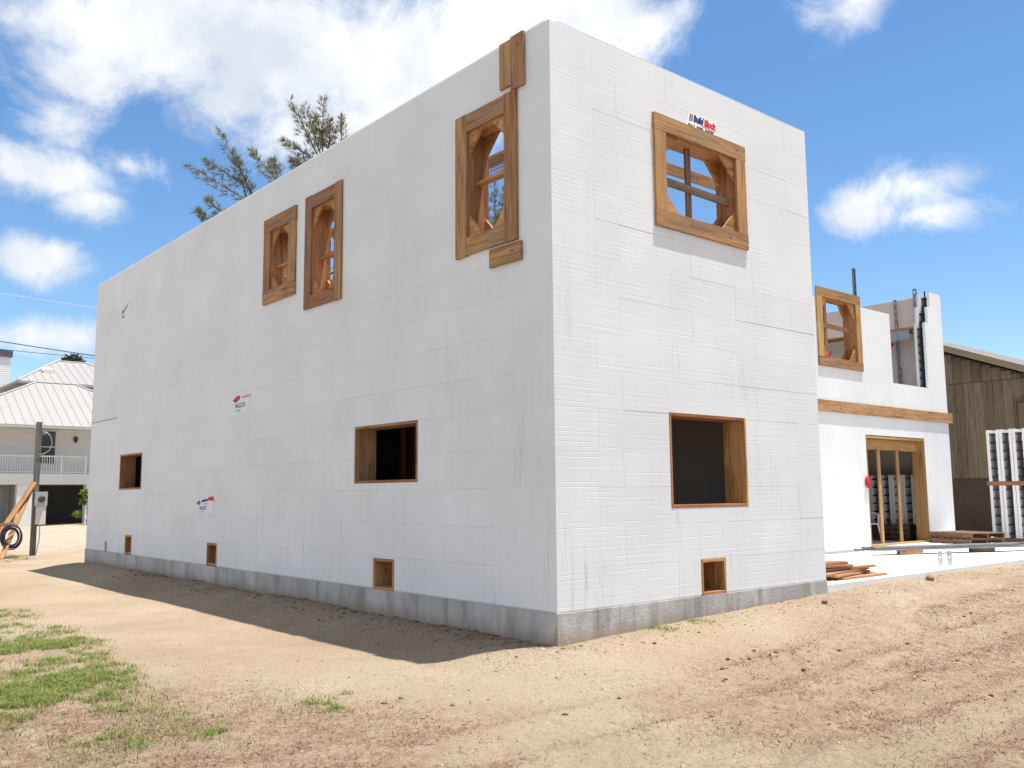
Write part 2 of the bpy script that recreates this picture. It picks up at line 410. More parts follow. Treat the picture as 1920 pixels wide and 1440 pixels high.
def rut_mask(x, y):  # litter streaks by the ruts, with tread relief shading painted in as colour
    m = np.zeros_like(x); wob = .16*(fbm(x*.5, y*.05, 2, 5)-.5)
    for c, slope in ((-1.05, .02), (-1.75, .035), (-2.45, .05), (-3.05, .05), (-3.72, .045), (-4.5, .05)):
        d = y - (c + slope*x + .05*np.sin(x*.7+c) + wob) + .26
        m += sstep(-3.2, -.8, x + (y+4)*.4)*np.exp(-(d/.15)**2)*sstep(.35, .62, fbm(x*.55, y*3+c*9, 3, 77))*(.45 + .55*sstep(-.2, .5, np.sin((x + np.abs(d)*.8)*2*np.pi/.135)))
    return np.clip(m, 0, 1)
def ground_z(x, y, detail=True):
    x = np.asarray(x, float); y = np.asarray(y, float)
    base = -.475 + .24*sstep(1, 11, x)*sstep(-9, -.5, y)
    base = base - .02*sstep(3, 14, -y)
    # bank against the side wall and the front wall
    con = np.interp(x, [0, 2.4, 4.8, 6.2, 14], [-.300, -.215, -.150, -.118, -.125])
    con = np.where(x < 0, -.285 - .015*np.exp(-np.abs(y)), con)
    dist = np.hypot(np.maximum(-x, 0), np.maximum(np.maximum(-y, y-HL), 0))
    wd_ = 1.05 + .85*sstep(-1.2, 1.6, x)
    z = base + (con-base)*(1 - sstep(.03, 1, dist/wd_))
    inside = (x > .05) & (y > .05) & (y < HL-.05) & (x < 24)
    z = np.where(inside, -.45, z)
    if detail:
        near = 1 - sstep(14, 30, np.hypot(x+2, y+1))
        n = (fbm(x*.9, y*.9, 3, 3)-.5)*.05 + (fbm(x*4, y*4, 4, 9)-.5)*.026 + (fbm(x*15, y*15, 3, 21, .6)-.5)*.018
        rough = .55 + .7*sstep(-.5, -2, y)*sstep(-2, 0, x) + .6*np.exp(-np.maximum(-x, 0)/.35)*(x < .2)*(y > -.3)
        z = z + np.where(inside, 0, near*(n*rough + ruts(x, y)))
    return z
def litter(x, y):
    l = .12 + .55*sstep(-.9, -2.0, y - .10*x)*sstep(-2.6, -.4, x)
    l = l + .35*np.exp(-((y+.35)/.35)**2)*(x > -.3)
    l = l + .7*np.exp(-np.maximum(-x, 0)/.30)*(x < .1)*(y > -.2)*(y < HL)
    l = l + .8*sstep(-2.1, -2.9, x)*sstep(2.2, .4, y)                    # dry grass, left front
    l = l + .55*np.exp(-(((x+2.3)/.7)**2 + ((y+.9)/.9)**2))
    l = l + .5*sstep(-3.0, -3.9, x)*sstep(-4, 3, y)*sstep(10, 6, y)
    path = np.exp(-((y + .55 - .0*x)/.5)**2)*sstep(-2.2, -1, x)*sstep(4, 1.5, x) + np.exp(-((x+1.9)/.45)**2)*sstep(0, 1.5, y)
    return np.clip(l*(1-.75*np.clip(path, 0, 1))*(.25+1.1*fbm(x*.8, y*2.2, 3, 41))*.8 + .75*rut_mask(x, y), 0, 1)  # rut term adds the painted tread shading to the real litter
def green(x, y):
    e = -3.35 + .62*sstep(.3, 4.6, y) + .30*(fbm(x*.0+3, y*.9, 3, 51)-.5)*2
    g = sstep(.05, -.6, x-e)*sstep(.2, 1.7, y + .25*(x+3.6))*sstep(9.5, 7, y)
    g = np.maximum(g, .9*np.exp(-(((x+2.62)/.22)**2 + ((y-.05)/.24)**2)))
    g = np.maximum(g, .22*sstep(-3.1, -3.6, x)*sstep(-1.2, .3, y)*sstep(2, 1, y))
    g = np.maximum(g, sstep(.3, -.3, x)*sstep(19.5, 21.5, y)*sstep(27.5, 25.5, y))
    pat = fbm(x*1.7, y*1.7, 4, 61)
    pat2 = fbm(x*5.5+7, y*5.5, 3, 71)
    return np.clip(g*(.06+1.1*sstep(.36, .66, pat*.6+pat2*.4)), 0, 1)
def axis(lo, f0, f1, hi, fine):
    a = list(np.arange(f0, f1, fine)); s = fine; q = f0; left = []
    while q > lo: s *= 1.16; q -= s; left.append(q)
    s = fine; q = a[-1]; right = []
    while q < hi: s *= 1.12; q += s; right.append(q)
    return np.array(left[::-1] + a + right)
gx = axis(-600, -5.4, 9.5, 700, .03); gy = axis(-500, -4.9, 3.2, 800, .03)
X, Y = np.meshgrid(gx, gy); Z = ground_z(X, Y)
nx, ny = len(gx), len(gy)
vv = np.stack([X.ravel(), Y.ravel(), Z.ravel()], 1)
ii = np.arange(ny-1)[:, None]*nx + np.arange(nx-1)[None, :]
ff = np.stack([ii, ii+1, ii+1+nx, ii+nx], -1).reshape(-1, 4)
def np_mesh(name, v, f):
    me = bpy.data.meshes.new(name); k = f.shape[1]
    me.vertices.add(len(v)); me.vertices.foreach_set('co', np.ascontiguousarray(v, np.float32).ravel())
    me.loops.add(f.size); me.loops.foreach_set('vertex_index', np.ascontiguousarray(f, np.int32).ravel())
    me.polygons.add(len(f)); me.polygons.foreach_set('loop_start', np.arange(0, f.size, k, dtype=np.int32))
    me.update(calc_edges=True); me.validate(); return me
gm = np_mesh('ground', vv, ff)
for nm, arr in (('litter', litter(X, Y)), ('green', green(X, Y)), ('paved', sstep(23.5, 25, Y - .05*X)*sstep(60, 44, Y))):
    at = gm.attributes.new(nm, 'FLOAT', 'POINT'); at.data.foreach_set('value', arr.ravel().astype(np.float32))
gm.polygons.foreach_set('use_smooth', [True]*len(gm.polygons))
struct(mesh_obj('ground', gm, SAND))
gz = lambda x, y: float(ground_z(np.array([x]), np.array([y]))[0])

# ------------------------------------------------------------------ the house of foam blocks
HOUSE = empty('unfinished_house', (2.4, 7.8, -.45))
tag(HOUSE, 'unfinished two storey house of white foam blocks with timber window bucks', 'house')
T = .28; CH = .4064; HH = 15*CH
class Wall:
    def __init__(s, kind): s.k = kind
    def p(s, u, z, d):
        return Vector((-d, u, z)) if s.k == 'L' else Vector((u, -d, z)) if s.k == 'F' else Vector((u, WY-d, z))
    @property
    def ud(s): return Vector((0, 1, 0)) if s.k == 'L' else Vector((1, 0, 0))
    @property
    def nd(s): return Vector((-1, 0, 0)) if s.k == 'L' else Vector((0, -1, 0))
WL, WF, WW = Wall('L'), Wall('F'), Wall('W')
FL = .032
def grow(r, e): return (r[0]-e, r[1]+e, r[2]-e, r[3]+e)
# openings: clear rectangles (u0,u1,z0,z1) measured from the photograph
UP_L = [((.515, 1.60, 3.84, 5.51), .205), ((4.24, 5.30, 3.835, 5.522), .19), ((5.605, 6.69, 4.137, 5.505), .215)]
LOW_L = [(2.395, 3.85, 1.31, 2.042), (12.115, 13.48, 1.315, 2.042)]
VENT_L = [(2.89, 3.366, -.0, .376), (8.247, 8.676, .012, .379), (12.55, 12.955, .012, .392)]
UP_F = ((1.595, 3.345, 4.172, 5.515), .195)
LOW_F = (1.745, 3.17, .99, 2.047); VENT_F = (2.225, 2.677, -.0, .402)
def inner(o, fw): return (o[0]+fw, o[1]-fw, o[2]+fw, o[3]-fw)
OPEN_L = [grow(inner(o, f), FL+.004) for o, f in UP_L] + [grow(o, .003) for o in LOW_L] + [grow(o, .003) for o in VENT_L] + [(14.17, 14.30, .0, .21)]
OPEN_F = [grow(inner(*UP_F), FL+.004), grow(LOW_F, .003), grow(VENT_F, .003)]
OPEN_W = [(11.16, 12.64, 3.95, 9), (12.77, 15.51, -1, 2.392), (14.16, 15.93, 3.64, 9)]
def cells(r, holes):
    us = sorted({r[0], r[1]} | {q for h in holes for q in h[:2] if r[0] < q < r[1]})
    zs = sorted({r[2], r[3]} | {q for h in holes for q in h[2:] if r[2] < q < r[3]})
    out = []
    for i in range(len(us)-1):
        for j in range(len(zs)-1):
            cu_, cz_ = (us[i]+us[i+1])/2, (zs[j]+zs[j+1])/2
            if not any(h[0] < cu_ < h[1] and h[2] < cz_ < h[3] for h in holes): out.append((us[i], us[i+1], zs[j], zs[j+1]))
    return out
def slab_wall(name, wall, rect, holes, d0, d1, mat, parent):
    mb = MB()
    for u0, u1, z0, z1 in cells(rect, holes):
        a, b = wall.p(u0, z0, d0), wall.p(u1, z1, d1)
        mb.box([min(a[i], b[i]) for i in range(3)], [max(a[i], b[i]) for i in range(3)])
    return mb.obj(name, mat, parent)
PT, CF = .06, .0011
def foam_panel(mb, wall, r, blk, dd):
    """one cell of a block's outer panel; edges on the block outline are eased"""
    u0, u1, z0, z1 = r; e = [CF if abs(a-b) < 1e-6 else 0 for a, b in zip(r, blk)]
    g = [.0004 if x else 0 for x in e]
    B = [(u0+g[0], z0+g[2]), (u1-g[1], z0+g[2]), (u1-g[1], z1-g[3]), (u0+g[0], z1-g[3])]
    Fv = [(u0+e[0], z0+e[2]), (u1-e[1], z0+e[2]), (u1-e[1], z1-e[3]), (u0+e[0], z1-e[3])]
    vs = [wall.p(u, z, -PT) for u, z in B] + [wall.p(u, z, dd-CF) for u, z in B] + [wall.p(u, z, dd) for u, z in Fv]
    fs = [(8, 9, 10, 11)] + [(i, (i+1) % 4, (i+1) % 4+4, i+4) for i in range(4)] + [(i+4, (i+1) % 4+4, (i+1) % 4+8, i+8) for i in range(4)]
    if wall.k == 'L': fs = [f[::-1] for f in fs]
    mb.add(vs, fs)
wall_side = slab_wall('wall', WL, (.0615, HL, .0, HH), OPEN_L, -PT-.0015, -T, SHELL, HOUSE)
wall_front = slab_wall('wall', WF, (T, HW, .0, HH), OPEN_F, -PT-.0015, -T, SHELL, HOUSE)
wall_side['label'] = 'long shaded side wall of white foam blocks'; wall_front['label'] = 'sunlit end wall of white foam blocks with sign'
TH = .014     # interlock teeth height at the wall foot and the rim
for k in range(15):
    z0, z1 = k*CH + (TH if k == 0 else 0), (k+1)*CH
    a, b = ((.62, .99) if k % 2 == 0 else (.99, .62))
    if 8 < k < 14: b = (.62, .42)[k % 2]
    # corner block: L in plan
    g = .0012
    pts = [(0, 0), (a-g, 0), (a-g, PT), (PT, PT), (PT, b-g), (0, b-g)]
    mb = MB(); e = CF
    ring = lambda z, q: [(x if (x > 0 or y > PT+1e-6 or True) and x != 0 else x+q, y if y != 0 else y+q, z) for x, y in pts]
    lay = [ring(z0, e), ring(z0+e, 0), ring(z1-e, 0), ring(z1, e)]
    vs = [p for l in lay for p in l]; fs = [tuple(range(6))[::-1], tuple(range(18, 24))]
    for i in range(3):
        for j in range(6): fs.append((i*6+j, i*6+(j+1) % 6, (i+1)*6+(j+1) % 6, (i+1)*6+j))
    mb.add(vs, fs).obj('corner_block', FOAM, wall_front)
    for wall, st, end, holes, par, mat in ((WL, b, HL, OPEN_L, wall_side, FOAML), (WF, a, HW, OPEN_F, wall_front, FOAM)):
        u = st
        while u < end-.01:
            v = min(u+1.2192, end)
            if end - v < .25: v = end
            blk = (u, v, z0, z1); mb = MB(); d_ = random.uniform(-.0009, .0009)
            cs_ = cells(blk, holes); left_ = cs_[:]
            while left_:                                  # a block cut in two by an opening is two pieces
                comp = [left_.pop(0)]; q_ = 0
                while q_ < len(comp):
                    p_ = comp[q_]; q_ += 1
                    for c in left_[:]:
                        if min(p_[1], c[1]) - max(p_[0], c[0]) > -1e-6 and min(p_[3], c[3]) - max(p_[2], c[2]) > -1e-6: comp.append(c); left_.remove(c)
                mb = MB()
                for c in comp: foam_panel(mb, wall, c, blk, d_)
                mb.obj('block', mat, par)
            u = v
# interlock teeth on the rim and at the foot
def teeth(name, wall, u0, u1, z0, z1, par, holes=(), mat=FOAM, pitch=.0215):
    mb = MB(); u = u0
    while u < u1-.012:
        if not any(h[0]-.012 < u < h[1] for h in holes):
            a, b = wall.p(u, z0, -.0005), wall.p(u+.0115, z1, -.03)
            mb.box([min(a[i], b[i]) for i in range(3)], [max(a[i], b[i]) for i in range(3)])
        u += pitch
    o = mb.obj(name, mat, par); o['kind'] = 'stuff'; return o
teeth('rim_teeth', WL, .07, HL, HH+.0004, HH+.02, wall_side, mat=FOAML); teeth('rim_teeth', WF, .11, HW, HH+.0004, HH+.02, wall_front)
fh = [h for h in OPEN_L if h[2] < .1]
teeth('foot_teeth', WL, .035, HL, .0006, TH-.0004, wall_side, fh, FOAML); teeth('foot_teeth', WF, .0, HW, .0006, TH-.0004, wall_front, [VENT_F])
# foundation
mb = MB(); mb.box((-.012, -.012, -.75), (.30, HL+.01, -.0004)); 
f1 = mb.obj('foundation', CONC, HOUSE)
f2 = MB().box((.3005, -.012, -.75), (HW, .32, -.0006)).obj('foundation', CONC, HOUSE)
# the other walls
def pbox(name, a, b, mat, parent=HOUSE): return MB().box(a, b).obj(name, mat, parent)
pbox('wall', (HW-T, T+.001, -.3), (HW, WY-.001, 2.9), SHELL); pbox('wall', (HW-T, T+.001, 2.901), (HW, .66, HH), SHELL)
pbox('wall', (.001, HL-T, 0), (WX-T-.001, HL-.001, HH), SHELL)
pbox('added_partition', (HW-T-.14, WY-.3, ZS), (HW-T-.004, HL-T-.004, 2.715), DECK)  # added wall, keeps light from the wing out of the ground floor
end_wall = pbox('wall', (WX-T, WY+T+.001, -.3), (WX, HL, HH-.03), SHELL)
# wing wall, seen face on beyond the slab
wing = slab_wall('wall', WW, (HW-T+.002, 10.745, ZS, 5.26), [], 0, -T, FOAM, HOUSE)
wing2 = slab_wall('wall', WW, (10.747, 14.16, ZS, 5.262), OPEN_W, 0, -T, FOAM, HOUSE)
wing3 = slab_wall('wall', WW, (14.1605, 15.929, ZS, 3.64), OPEN_W, 0, -T, FOAM, HOUSE)
wing2['label'] = 'bright wing wall with a timber ledger above the doorway'
# open end of the wing: outer and inner panels with black ties, stepped
pbox('foam_panel', (15.93, WY, 3.6405), (WX, WY+.0635, 5.28), FOAM); pbox('foam_panel', (16.10, WY, 5.2806), (WX, WY+.0635, 5.69), FOAM)
pbox('foam_panel', (16.26, WY, 5.6906), (WX, WY+.0635, HH-.02), FOAM)
pbox('foam_panel', (15.93, WY+T-.0635, 3.6405), (WX-T-.002, WY+T, 5.28), FOAM); pbox('foam_panel', (16.0, WY+T-.0635, 5.2806), (WX-T-.002, WY+T, 5.69), FOAM)
pbox('foam_panel', (16.16, WY+T-.0635, 5.6906), (WX-T-.002, WY+T, HH-.06), FOAM)
pbox('foam_panel', (15.93, WY, ZS), (WX, WY+T, 3.64), FOAM)
pbox('concrete_core', (16.62, WY+.064, 3.641), (WX-.001, WY+T-.064, 5.9), CONC)
zz = 3.70
while zz < 5.98:
    x0 = 15.95 if zz < 5.27 else 16.12 if zz < 5.68 else 16.28
    t_ = pbox('foam_tie', (x0, WY+.064, zz), (x0+.30, WY+T-.064, zz+.03), BLACKP)
    pbox('foam_tie', (x0+.02, WY+.125, zz+.0302), (x0+.05, WY+.150, zz+.20), BLACKP)
    zz += .2032
# deck and floor
pbox('floor_deck', (T+.002, T+.002, 2.72), (HW-T-.002, HL-T-.002, 2.88), DECK)
pbox('floor_deck', (HW-T+.0, WY+T+.002, 2.72), (WX-T-.002, HL-T-.002, 2.88), DECK)
pbox('floor_slab', (.302, .322, -.4), (HW-.002, WY-.001, ZS-.006), SLAB)
# timber bucks
def flange(buck, wall, o, fw, stiles_full, mats):
    U0, U1, Z0, Z1 = o; d = FL/2+.0012; nd, ud = wall.nd, wall.ud; uz = Vector((0, 0, 1))
    mt, mb_, ml, mr = mats
    if stiles_full:
        board('flange_board', wall.p(U0+fw/2, Z0, d), wall.p(U0+fw/2, Z1, d), ud, fw, FL, ml, buck)
        board('flange_board', wall.p(U1-fw/2, Z0+random.uniform(-.01, .01), d), wall.p(U1-fw/2, Z1, d), ud, fw, FL, mr, buck)
        board('flange_board', wall.p(U0+fw+.002, Z1-fw/2-.006, d-.001), wall.p(U1-fw-.002, Z1-fw/2-.006, d-.001), uz, fw, FL, mt, buck)
        board('flange_board', wall.p(U0+fw+.002, Z0+fw/2+.004, d-.001), wall.p(U1-fw-.002, Z0+fw/2+.004, d-.001), uz, fw, FL, mb_, buck)
    else:
        board('flange_board', wall.p(U0, Z1-fw/2, d), wall.p(U1, Z1-fw/2, d), uz, fw, FL, mt, buck)
        board('flange_board', wall.p(U0, Z0+fw/2, d), wall.p(U1, Z0+fw/2, d), uz, fw, FL, mb_, buck)
        board('flange_board', wall.p(U0+fw/2+.006, Z0+fw+.003, d-.001), wall.p(U0+fw/2+.006, Z1-fw-.003, d-.001), ud, fw, FL, ml, buck)
        board('flange_board', wall.p(U1-fw/2-.006, Z0+fw+.003, d-.001), wall.p(U1-fw/2-.006, Z1-fw-.003, d-.001), ud, fw, FL, mr, buck)
def lining(buck, wall, i, dfront, dback, mat, t=FL, sill=True):
    """boards around the clear rectangle i, outside it"""
    U0, U1, Z0, Z1 = i; w = dfront-dback; dm = (dfront+dback)/2; nd, ud = wall.nd, wall.ud
    board('jamb', wall.p(U0-t/2, Z0-t, dm), wall.p(U0-t/2, Z1+t, dm), nd, w, t, mat, buck)
    board('jamb', wall.p(U1+t/2, Z0-t, dm), wall.p(U1+t/2, Z1+t, dm), nd, w, t, mat, buck)
    board('head', wall.p(U0+.001, Z1+t/2, dm), wall.p(U1-.001, Z1+t/2, dm), nd, w-.002, t-.002, mat, buck)
    if sill: board('sill', wall.p(U0+.001, Z0-t/2, dm), wall.p(U1-.001, Z0-t/2, dm), nd, w-.002, t-.002, mat, buck)
def gussets(buck, wall, i, leg, mat, d_list=(-.012, -.245), t=.03, hk=1.35):
    U0, U1, Z0, Z1 = i
    for d in d_list:
        for cu_, su in ((U0+.001, 1), (U1-.001, -1)):
            for cz_, sz in ((Z0+.001, 1), (Z1-.001, -1)):
                pts = [wall.p(cu_, cz_, d), wall.p(cu_+su*leg, cz_, d), wall.p(cu_, cz_+sz*leg*hk, d)]
                MB().prism(pts, wall.nd*-t).obj('gusset', mat, buck)
def buck_at(wall, o, label):
    b = MB(); q = board('window_buck', wall.p(o[0]+.02, o[2]+.005, -.14), wall.p(o[1]-.02, o[2]+.005, -.14), wall.nd, .2, .008, WOOD, HOUSE)
    q['label'] = label; return q
for n, (o, fw) in enumerate(UP_L):
    i = inner(o, fw); b = buck_at(WL, (i[0], i[1], i[2]-.05, 0), ('timber window buck beside the wall corner, with corner gussets', 'tall timber window buck with corner gussets', 'short timber window buck with corner gussets')[n])
    flange(b, WL, o, fw, n != 2, [(WOOD, WOOD, WOOD, WOOD), (WOOD, WOOD, WOOD, WOOD), (WOOD, WOOD, WOOD, WOOD)][n])
    lining(b, WL, i, .0, -.30, WOODL); gussets(b, WL, i, .255, WOODL, hk=1.05)
    zc = (i[2]+i[3])/2 + (.03 if n == 0 else -.08)
    board('crossbar', WL.p(i[0]+.001, zc, -.15), WL.p(i[1]-.001, zc, -.15), WL.nd, .09, FL, WOODL, b)
i = inner(*UP_F); b = buck_at(WF, (i[0], i[1], i[2]-.05, 0), 'wide timber window buck with crossbars in the sunlit wall')
flange(b, WF, UP_F[0], UP_F[1], False, (WOOD, WOOD, WOODN, WOODN)); lining(b, WF, i, 0, -.30, WOODL); gussets(b, WF, i, .275, WOODL, hk=1.0)
board('crossbar', WF.p(i[0]+.001, 4.80, -.12), WF.p(i[1]-.001, 4.78, -.12), (0, 0, 1), .092, FL, WOODG, b)
board('crossbar', WF.p(2.42, i[2]+.001, -.165), WF.p(2.42, i[3]-.001, -.165), (1, 0, 0), .089, FL, WOODG, b)
for wall, o, lab in [(WL, LOW_L[0], 'dark timber lined opening low in the side wall'), (WL, LOW_L[1], 'small timber lined opening near the far end of the side wall'), (WF, LOW_F, 'large dark timber lined opening in the sunlit wall')]:
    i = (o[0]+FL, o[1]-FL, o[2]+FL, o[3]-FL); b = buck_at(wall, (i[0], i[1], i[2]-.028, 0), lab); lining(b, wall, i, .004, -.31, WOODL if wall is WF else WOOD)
for wall, o in [(WL, v) for v in VENT_L] + [(WF, VENT_F)]:
    t = .036; i = (o[0]+t, o[1]-t, o[2]+t, o[3]-t)
    b = board('vent_buck', wall.p(i[0]+.004, i[2]-.02, -.14), wall.p(i[1]-.004, i[2]-.02, -.14), wall.nd, .2, .006, WOOD, HOUSE); lining(b, wall, i, .004, -.30, WOODL, t)
pbox('rusty_slot', (.03, 14.172, .002), (.05, 14.298, .205), RUST)
# loose boards nailed on
board('nailed_board', WL.p(.685, 5.578, .02), WL.p(.685, 6.10, .02), (0, 1, 0), .195, FL, WOOD, HOUSE)
board('nailed_board', WL.p(.483, 5.512, .024), WL.p(.483, 6.115, .024), (0, 1, 0), .205, FL, WOOD, HOUSE)
board('nailed_board', WL.p(.977, 3.712, .021), WL.p(.452, 3.708, .021), (0, 0, 1), .205, FL, WOOD, HOUSE)
# wing: window buck, ledger, door frame
o = (11.0, 12.80, 3.79, 5.49); fw = .20; i = inner(o, fw)
b = buck_at(WW, (i[0], i[1], i[2]-.05, 0), 'timber window buck standing in the wing wall under open sky')
flange(b, WW, o, fw, False, (WOODY, WOOD, WOODY, WOODY)); lining(b, WW, i, 0, -.30, WOODL); gussets(b, WW, i, .27, WOODL)
board('crossbar', WW.p(i[0]+.001, 4.72, -.12), WW.p(i[1]-.001, 4.70, -.12), (0, 0, 1), .10, FL, WOODN, b)
board('crossbar', WW.p(11.62, i[2]+.001, -.165), WW.p(11.62, i[3]-.001, -.165), (1, 0, 0), .09, FL, WOODN, b)
led = board('ledger', WW.p(HW+.02, 2.945, .022), WW.p(17.03, 2.94, .022), (0, 0, 1), .245, FL, m_wood('ledger_timber', (.44, .25, .10), (.56, .35, .15), (.64, .42, .20)), HOUSE)
for k in range(14):
    u = 10.3 + k*.485; z = 2.945 + (.055 if k % 2 else -.055)
    MB().tube([WW.p(u, z, .0415), WW.p(u, z, .055)], .016, 8).obj('bolt', ZINC, led)
i = (12.77+FL, 15.51-FL, ZS, 2.392-.045); b = board('door_buck', WW.p(12.80, 2.375, -.14), WW.p(15.48, 2.375, -.14), WW.nd, .2, .008, WOODY, HOUSE)
b['label'] = 'new timber door frame with two temporary studs'
for u in (12.77+FL/2, 15.51-FL/2): board('jamb', WW.p(u, ZS+.002, -.15), WW.p(u, 2.39, -.15), WW.nd, .31, FL, WOODY, b)
board('head', WW.p(i[0]+.001, 2.35, -.15), WW.p(i[1]-.001, 2.35, -.15), WW.nd, .306, .04, WOODY, b)
board('header', WW.p(i[0]+.001, 2.20, -.20), WW.p(i[1]-.001, 2.20, -.20), (0, 0, 1), .235, FL, WOODY, b)
for u in (13.55, 14.42): board('stud', WW.p(u, ZS+.002, -.15), WW.p(u, 2.08, -.15), (1, 0, 0), .12, FL, WOODY, b)
board('threshold', WW.p(i[0]+.002, ZS+.022, -.10), WW.p(i[1]-.002, ZS+.022, -.10), WW.nd, .09, .036, WOODY, b)

# printed labels on the foam
def text_obj(body, size, mat, parent, org, xd, yd, shear=0, bold=0, sx=1, width=None):
    cu_ = bpy.data.curves.new('lettering', 'FONT'); cu_.body = body; cu_.size = size; cu_.shear = shear; cu_.offset = bold; cu_.resolution_u = 3
    o = bpy.data.objects.new('lettering_src', cu_); COL.objects.link(o)
    bpy.context.view_layer.update()
    me = bpy.data.meshes.new_from_object(o.evaluated_get(bpy.context.evaluated_depsgraph_get()))
    bpy.data.objects.remove(o); me.materials.clear()
    if width: sx = width/max(v.co.x for v in me.vertices)
    xd, yd = Vector(xd).normalized(), Vector(yd).normalized(); zd = xd.cross(yd); org = Vector(org)
    M = Matrix(((xd.x*sx, yd.x, zd.x, org.x), (xd.y*sx, yd.y, zd.y, org.y), (xd.z*sx, yd.z, zd.z, org.z), (0, 0, 0, 1)))
    return mesh_obj('lettering', me, mat, parent, M)
def label_front():
    mb = MB(); mb.prism([WF.p(u, z, .0018) for u, z in ((2.205, 5.50), (2.755, 5.50), (2.815, 5.705), (2.27, 5.70))], (0, -.0012, 0))
    q = mb.obj('printed_label', PAPER, HOUSE); q['label'] = 'white paper label with blue and red lettering above the sunlit window'
    t = lambda *a, **k: text_obj(*a[:3], q, WF.p(a[3], a[4], .0038), (1, 0, 0), (0, 0, 1), **k)
    t('B', .125, PURPLE, 2.262, 5.600, shear=.25, bold=.004, width=.085); t('Build', .115, NAVY, 2.352, 5.606, shear=.25, bold=.009, width=.205)
    t('Block', .118, RED, 2.558, 5.602, shear=.25, bold=.009, width=.24); t('www.buildblock.com', .04, PINK, 2.48, 5.572, bold=.001, width=.30)
    t('866-222-2575', .105, INK, 2.25, 5.487, bold=.006, width=.5)
label_front()
def label_side(uL, uR, z0, z1, torn, lab):
    # reading direction is -Y (u decreases to the right)
    mb = MB(); w = uL-uR; h = z1-z0
    poly = {0: ((0, .02), (.62, 0), (1, .05), (1, 1), (.75, .97), (.42, .72), (.28, .55), (0, .62)),
            1: ((.2, .05), (.8, .0), (1, .45), (1, .95), (.45, .98), (.2, 1), (0, .7), (.18, .55)),
            2: ((.22, .02), (1, 0), (1, 1), (.7, .93), (.05, .62), (0, .5), (.22, .45))}[torn]
    mb.prism([WL.p(uL-a*w, z0+b*h, .0018) for a, b in poly][::-1], (-.0012, 0, 0))
    q = mb.obj('printed_label', PAPERS, HOUSE); q['label'] = lab
    t = lambda body, s, m, a, b, **k: text_obj(body, s, m, q, WL.p(uL-a*w, z0+b*h, .0040), (0, -1, 0), (0, 0, 1), **k)
    def flash(pts, m, dd=.0044):
        MB().prism([WL.p(uL-a*w, z0+b*h, dd) for a, b in pts][::-1], (-.0006, 0, 0)).obj('print_mark', m, q)
    if torn == 1:
        flash(((.05, .72), (.2, .62), (.42, .70), (.48, .92), (.3, .97), (.15, .85)), RED); flash(((.04, .73), (.2, .6), (.3, .63), (.16, .76)), NAVY, .0052)
        flash(((.55, .78), (1, .83), (1, .9), (.6, .88)), PINK)
        t('866-222-2575', h*.36, INKB, .2, .30, bold=.003, sx=.62); t('buildblock', h*.16, INKB, .24, .1, sx=.9)
    elif torn == 2:
        flash(((.05, .56), (.2, .46), (.3, .6), (.22, .74), (.1, .66)), RED); flash(((.05, .57), (.18, .46), (.22, .5), (.1, .62)), NAVY, .0052)
        flash(((.34, .62), (.70, .70), (.62, .82), (.36, .76)), NAVY); flash(((.58, .74), (1, .70), (1, .95), (.75, .93)), RED, .0052)
        t('www.buildblock.com', h*.13, PINK, .44, .5, sx=.62); t('866-222-2575', h*.3, INKB, .24, .2, bold=.003, sx=.58); t('insulating forms', h*.1, INKB, .24, .05, sx=.8)
    else:
        flash(((0, .55), (.45, .72), (.85, .98), (.6, .7), (.2, .48)), PURPLE); flash(((0, .4), (.2, .46), (.3, .6), (0, .62)), INKB, .0052)
        t('866-222', h*.26, INKB, .02, .18, bold=.002, sx=.55)
label_side(13.78, 13.24, 4.95, 5.34, 0, 'torn violet printed label high near the far end'); label_side(7.80, 7.10, 2.50, 2.80, 1, 'torn printed label on the middle of the side wall')
label_side(9.22, 8.44, .875, 1.17, 2, 'red and blue printed label low on the side wall')
# open joint near the far corner
pbox('open_joint', (-.0015, 13.81, 2.852), (.002, 15.66, 2.864), DARK)

# slab beside the house
struct(MB().box((HW+.002, .0, -.42), (26, WY+T-.001, ZS)).obj('concrete_slab', SLAB))
struct(MB().box((HW+.002, WY+T, -.42), (WX-T-.003, HL-T-.003, ZS-.002)).obj('floor', SLAB))

# shoring inside, seen through the low side window
for n, (x, y) in enumerate(((1.5, 4.6), (1.9, 5.6), (2.6, 5.2), (1.3, 6.4), (2.9, 6.9), (2.2, 7.6))):
    t = board('shoring_post', (x, y, ZS), (x, y, 2.72), (1, 0, 0), .09, .09, WOOD)
    tag(t, 'rough timber shoring post inside the dark ground floor', 'post', 'shoring posts inside the ground floor')
for n, (p0, p1) in enumerate((((1.45, 4.55, .3), (2.6, 5.25, 2.3)), ((1.9, 5.55, 2.4), (2.9, 6.9, .5)), ((1.3, 6.35, .4), (2.2, 7.6, 2.2)))):
    t = board('shoring_brace', (p0[0]-.07, p0[1]-.07, p0[2]), (p1[0]-.07, p1[1]-.07, p1[2]), (0, 0, 1), .14, .035, WOODR)
    tag(t, 'diagonal timber brace nailed across the shoring posts', 'brace', 'diagonal braces inside the ground floor')

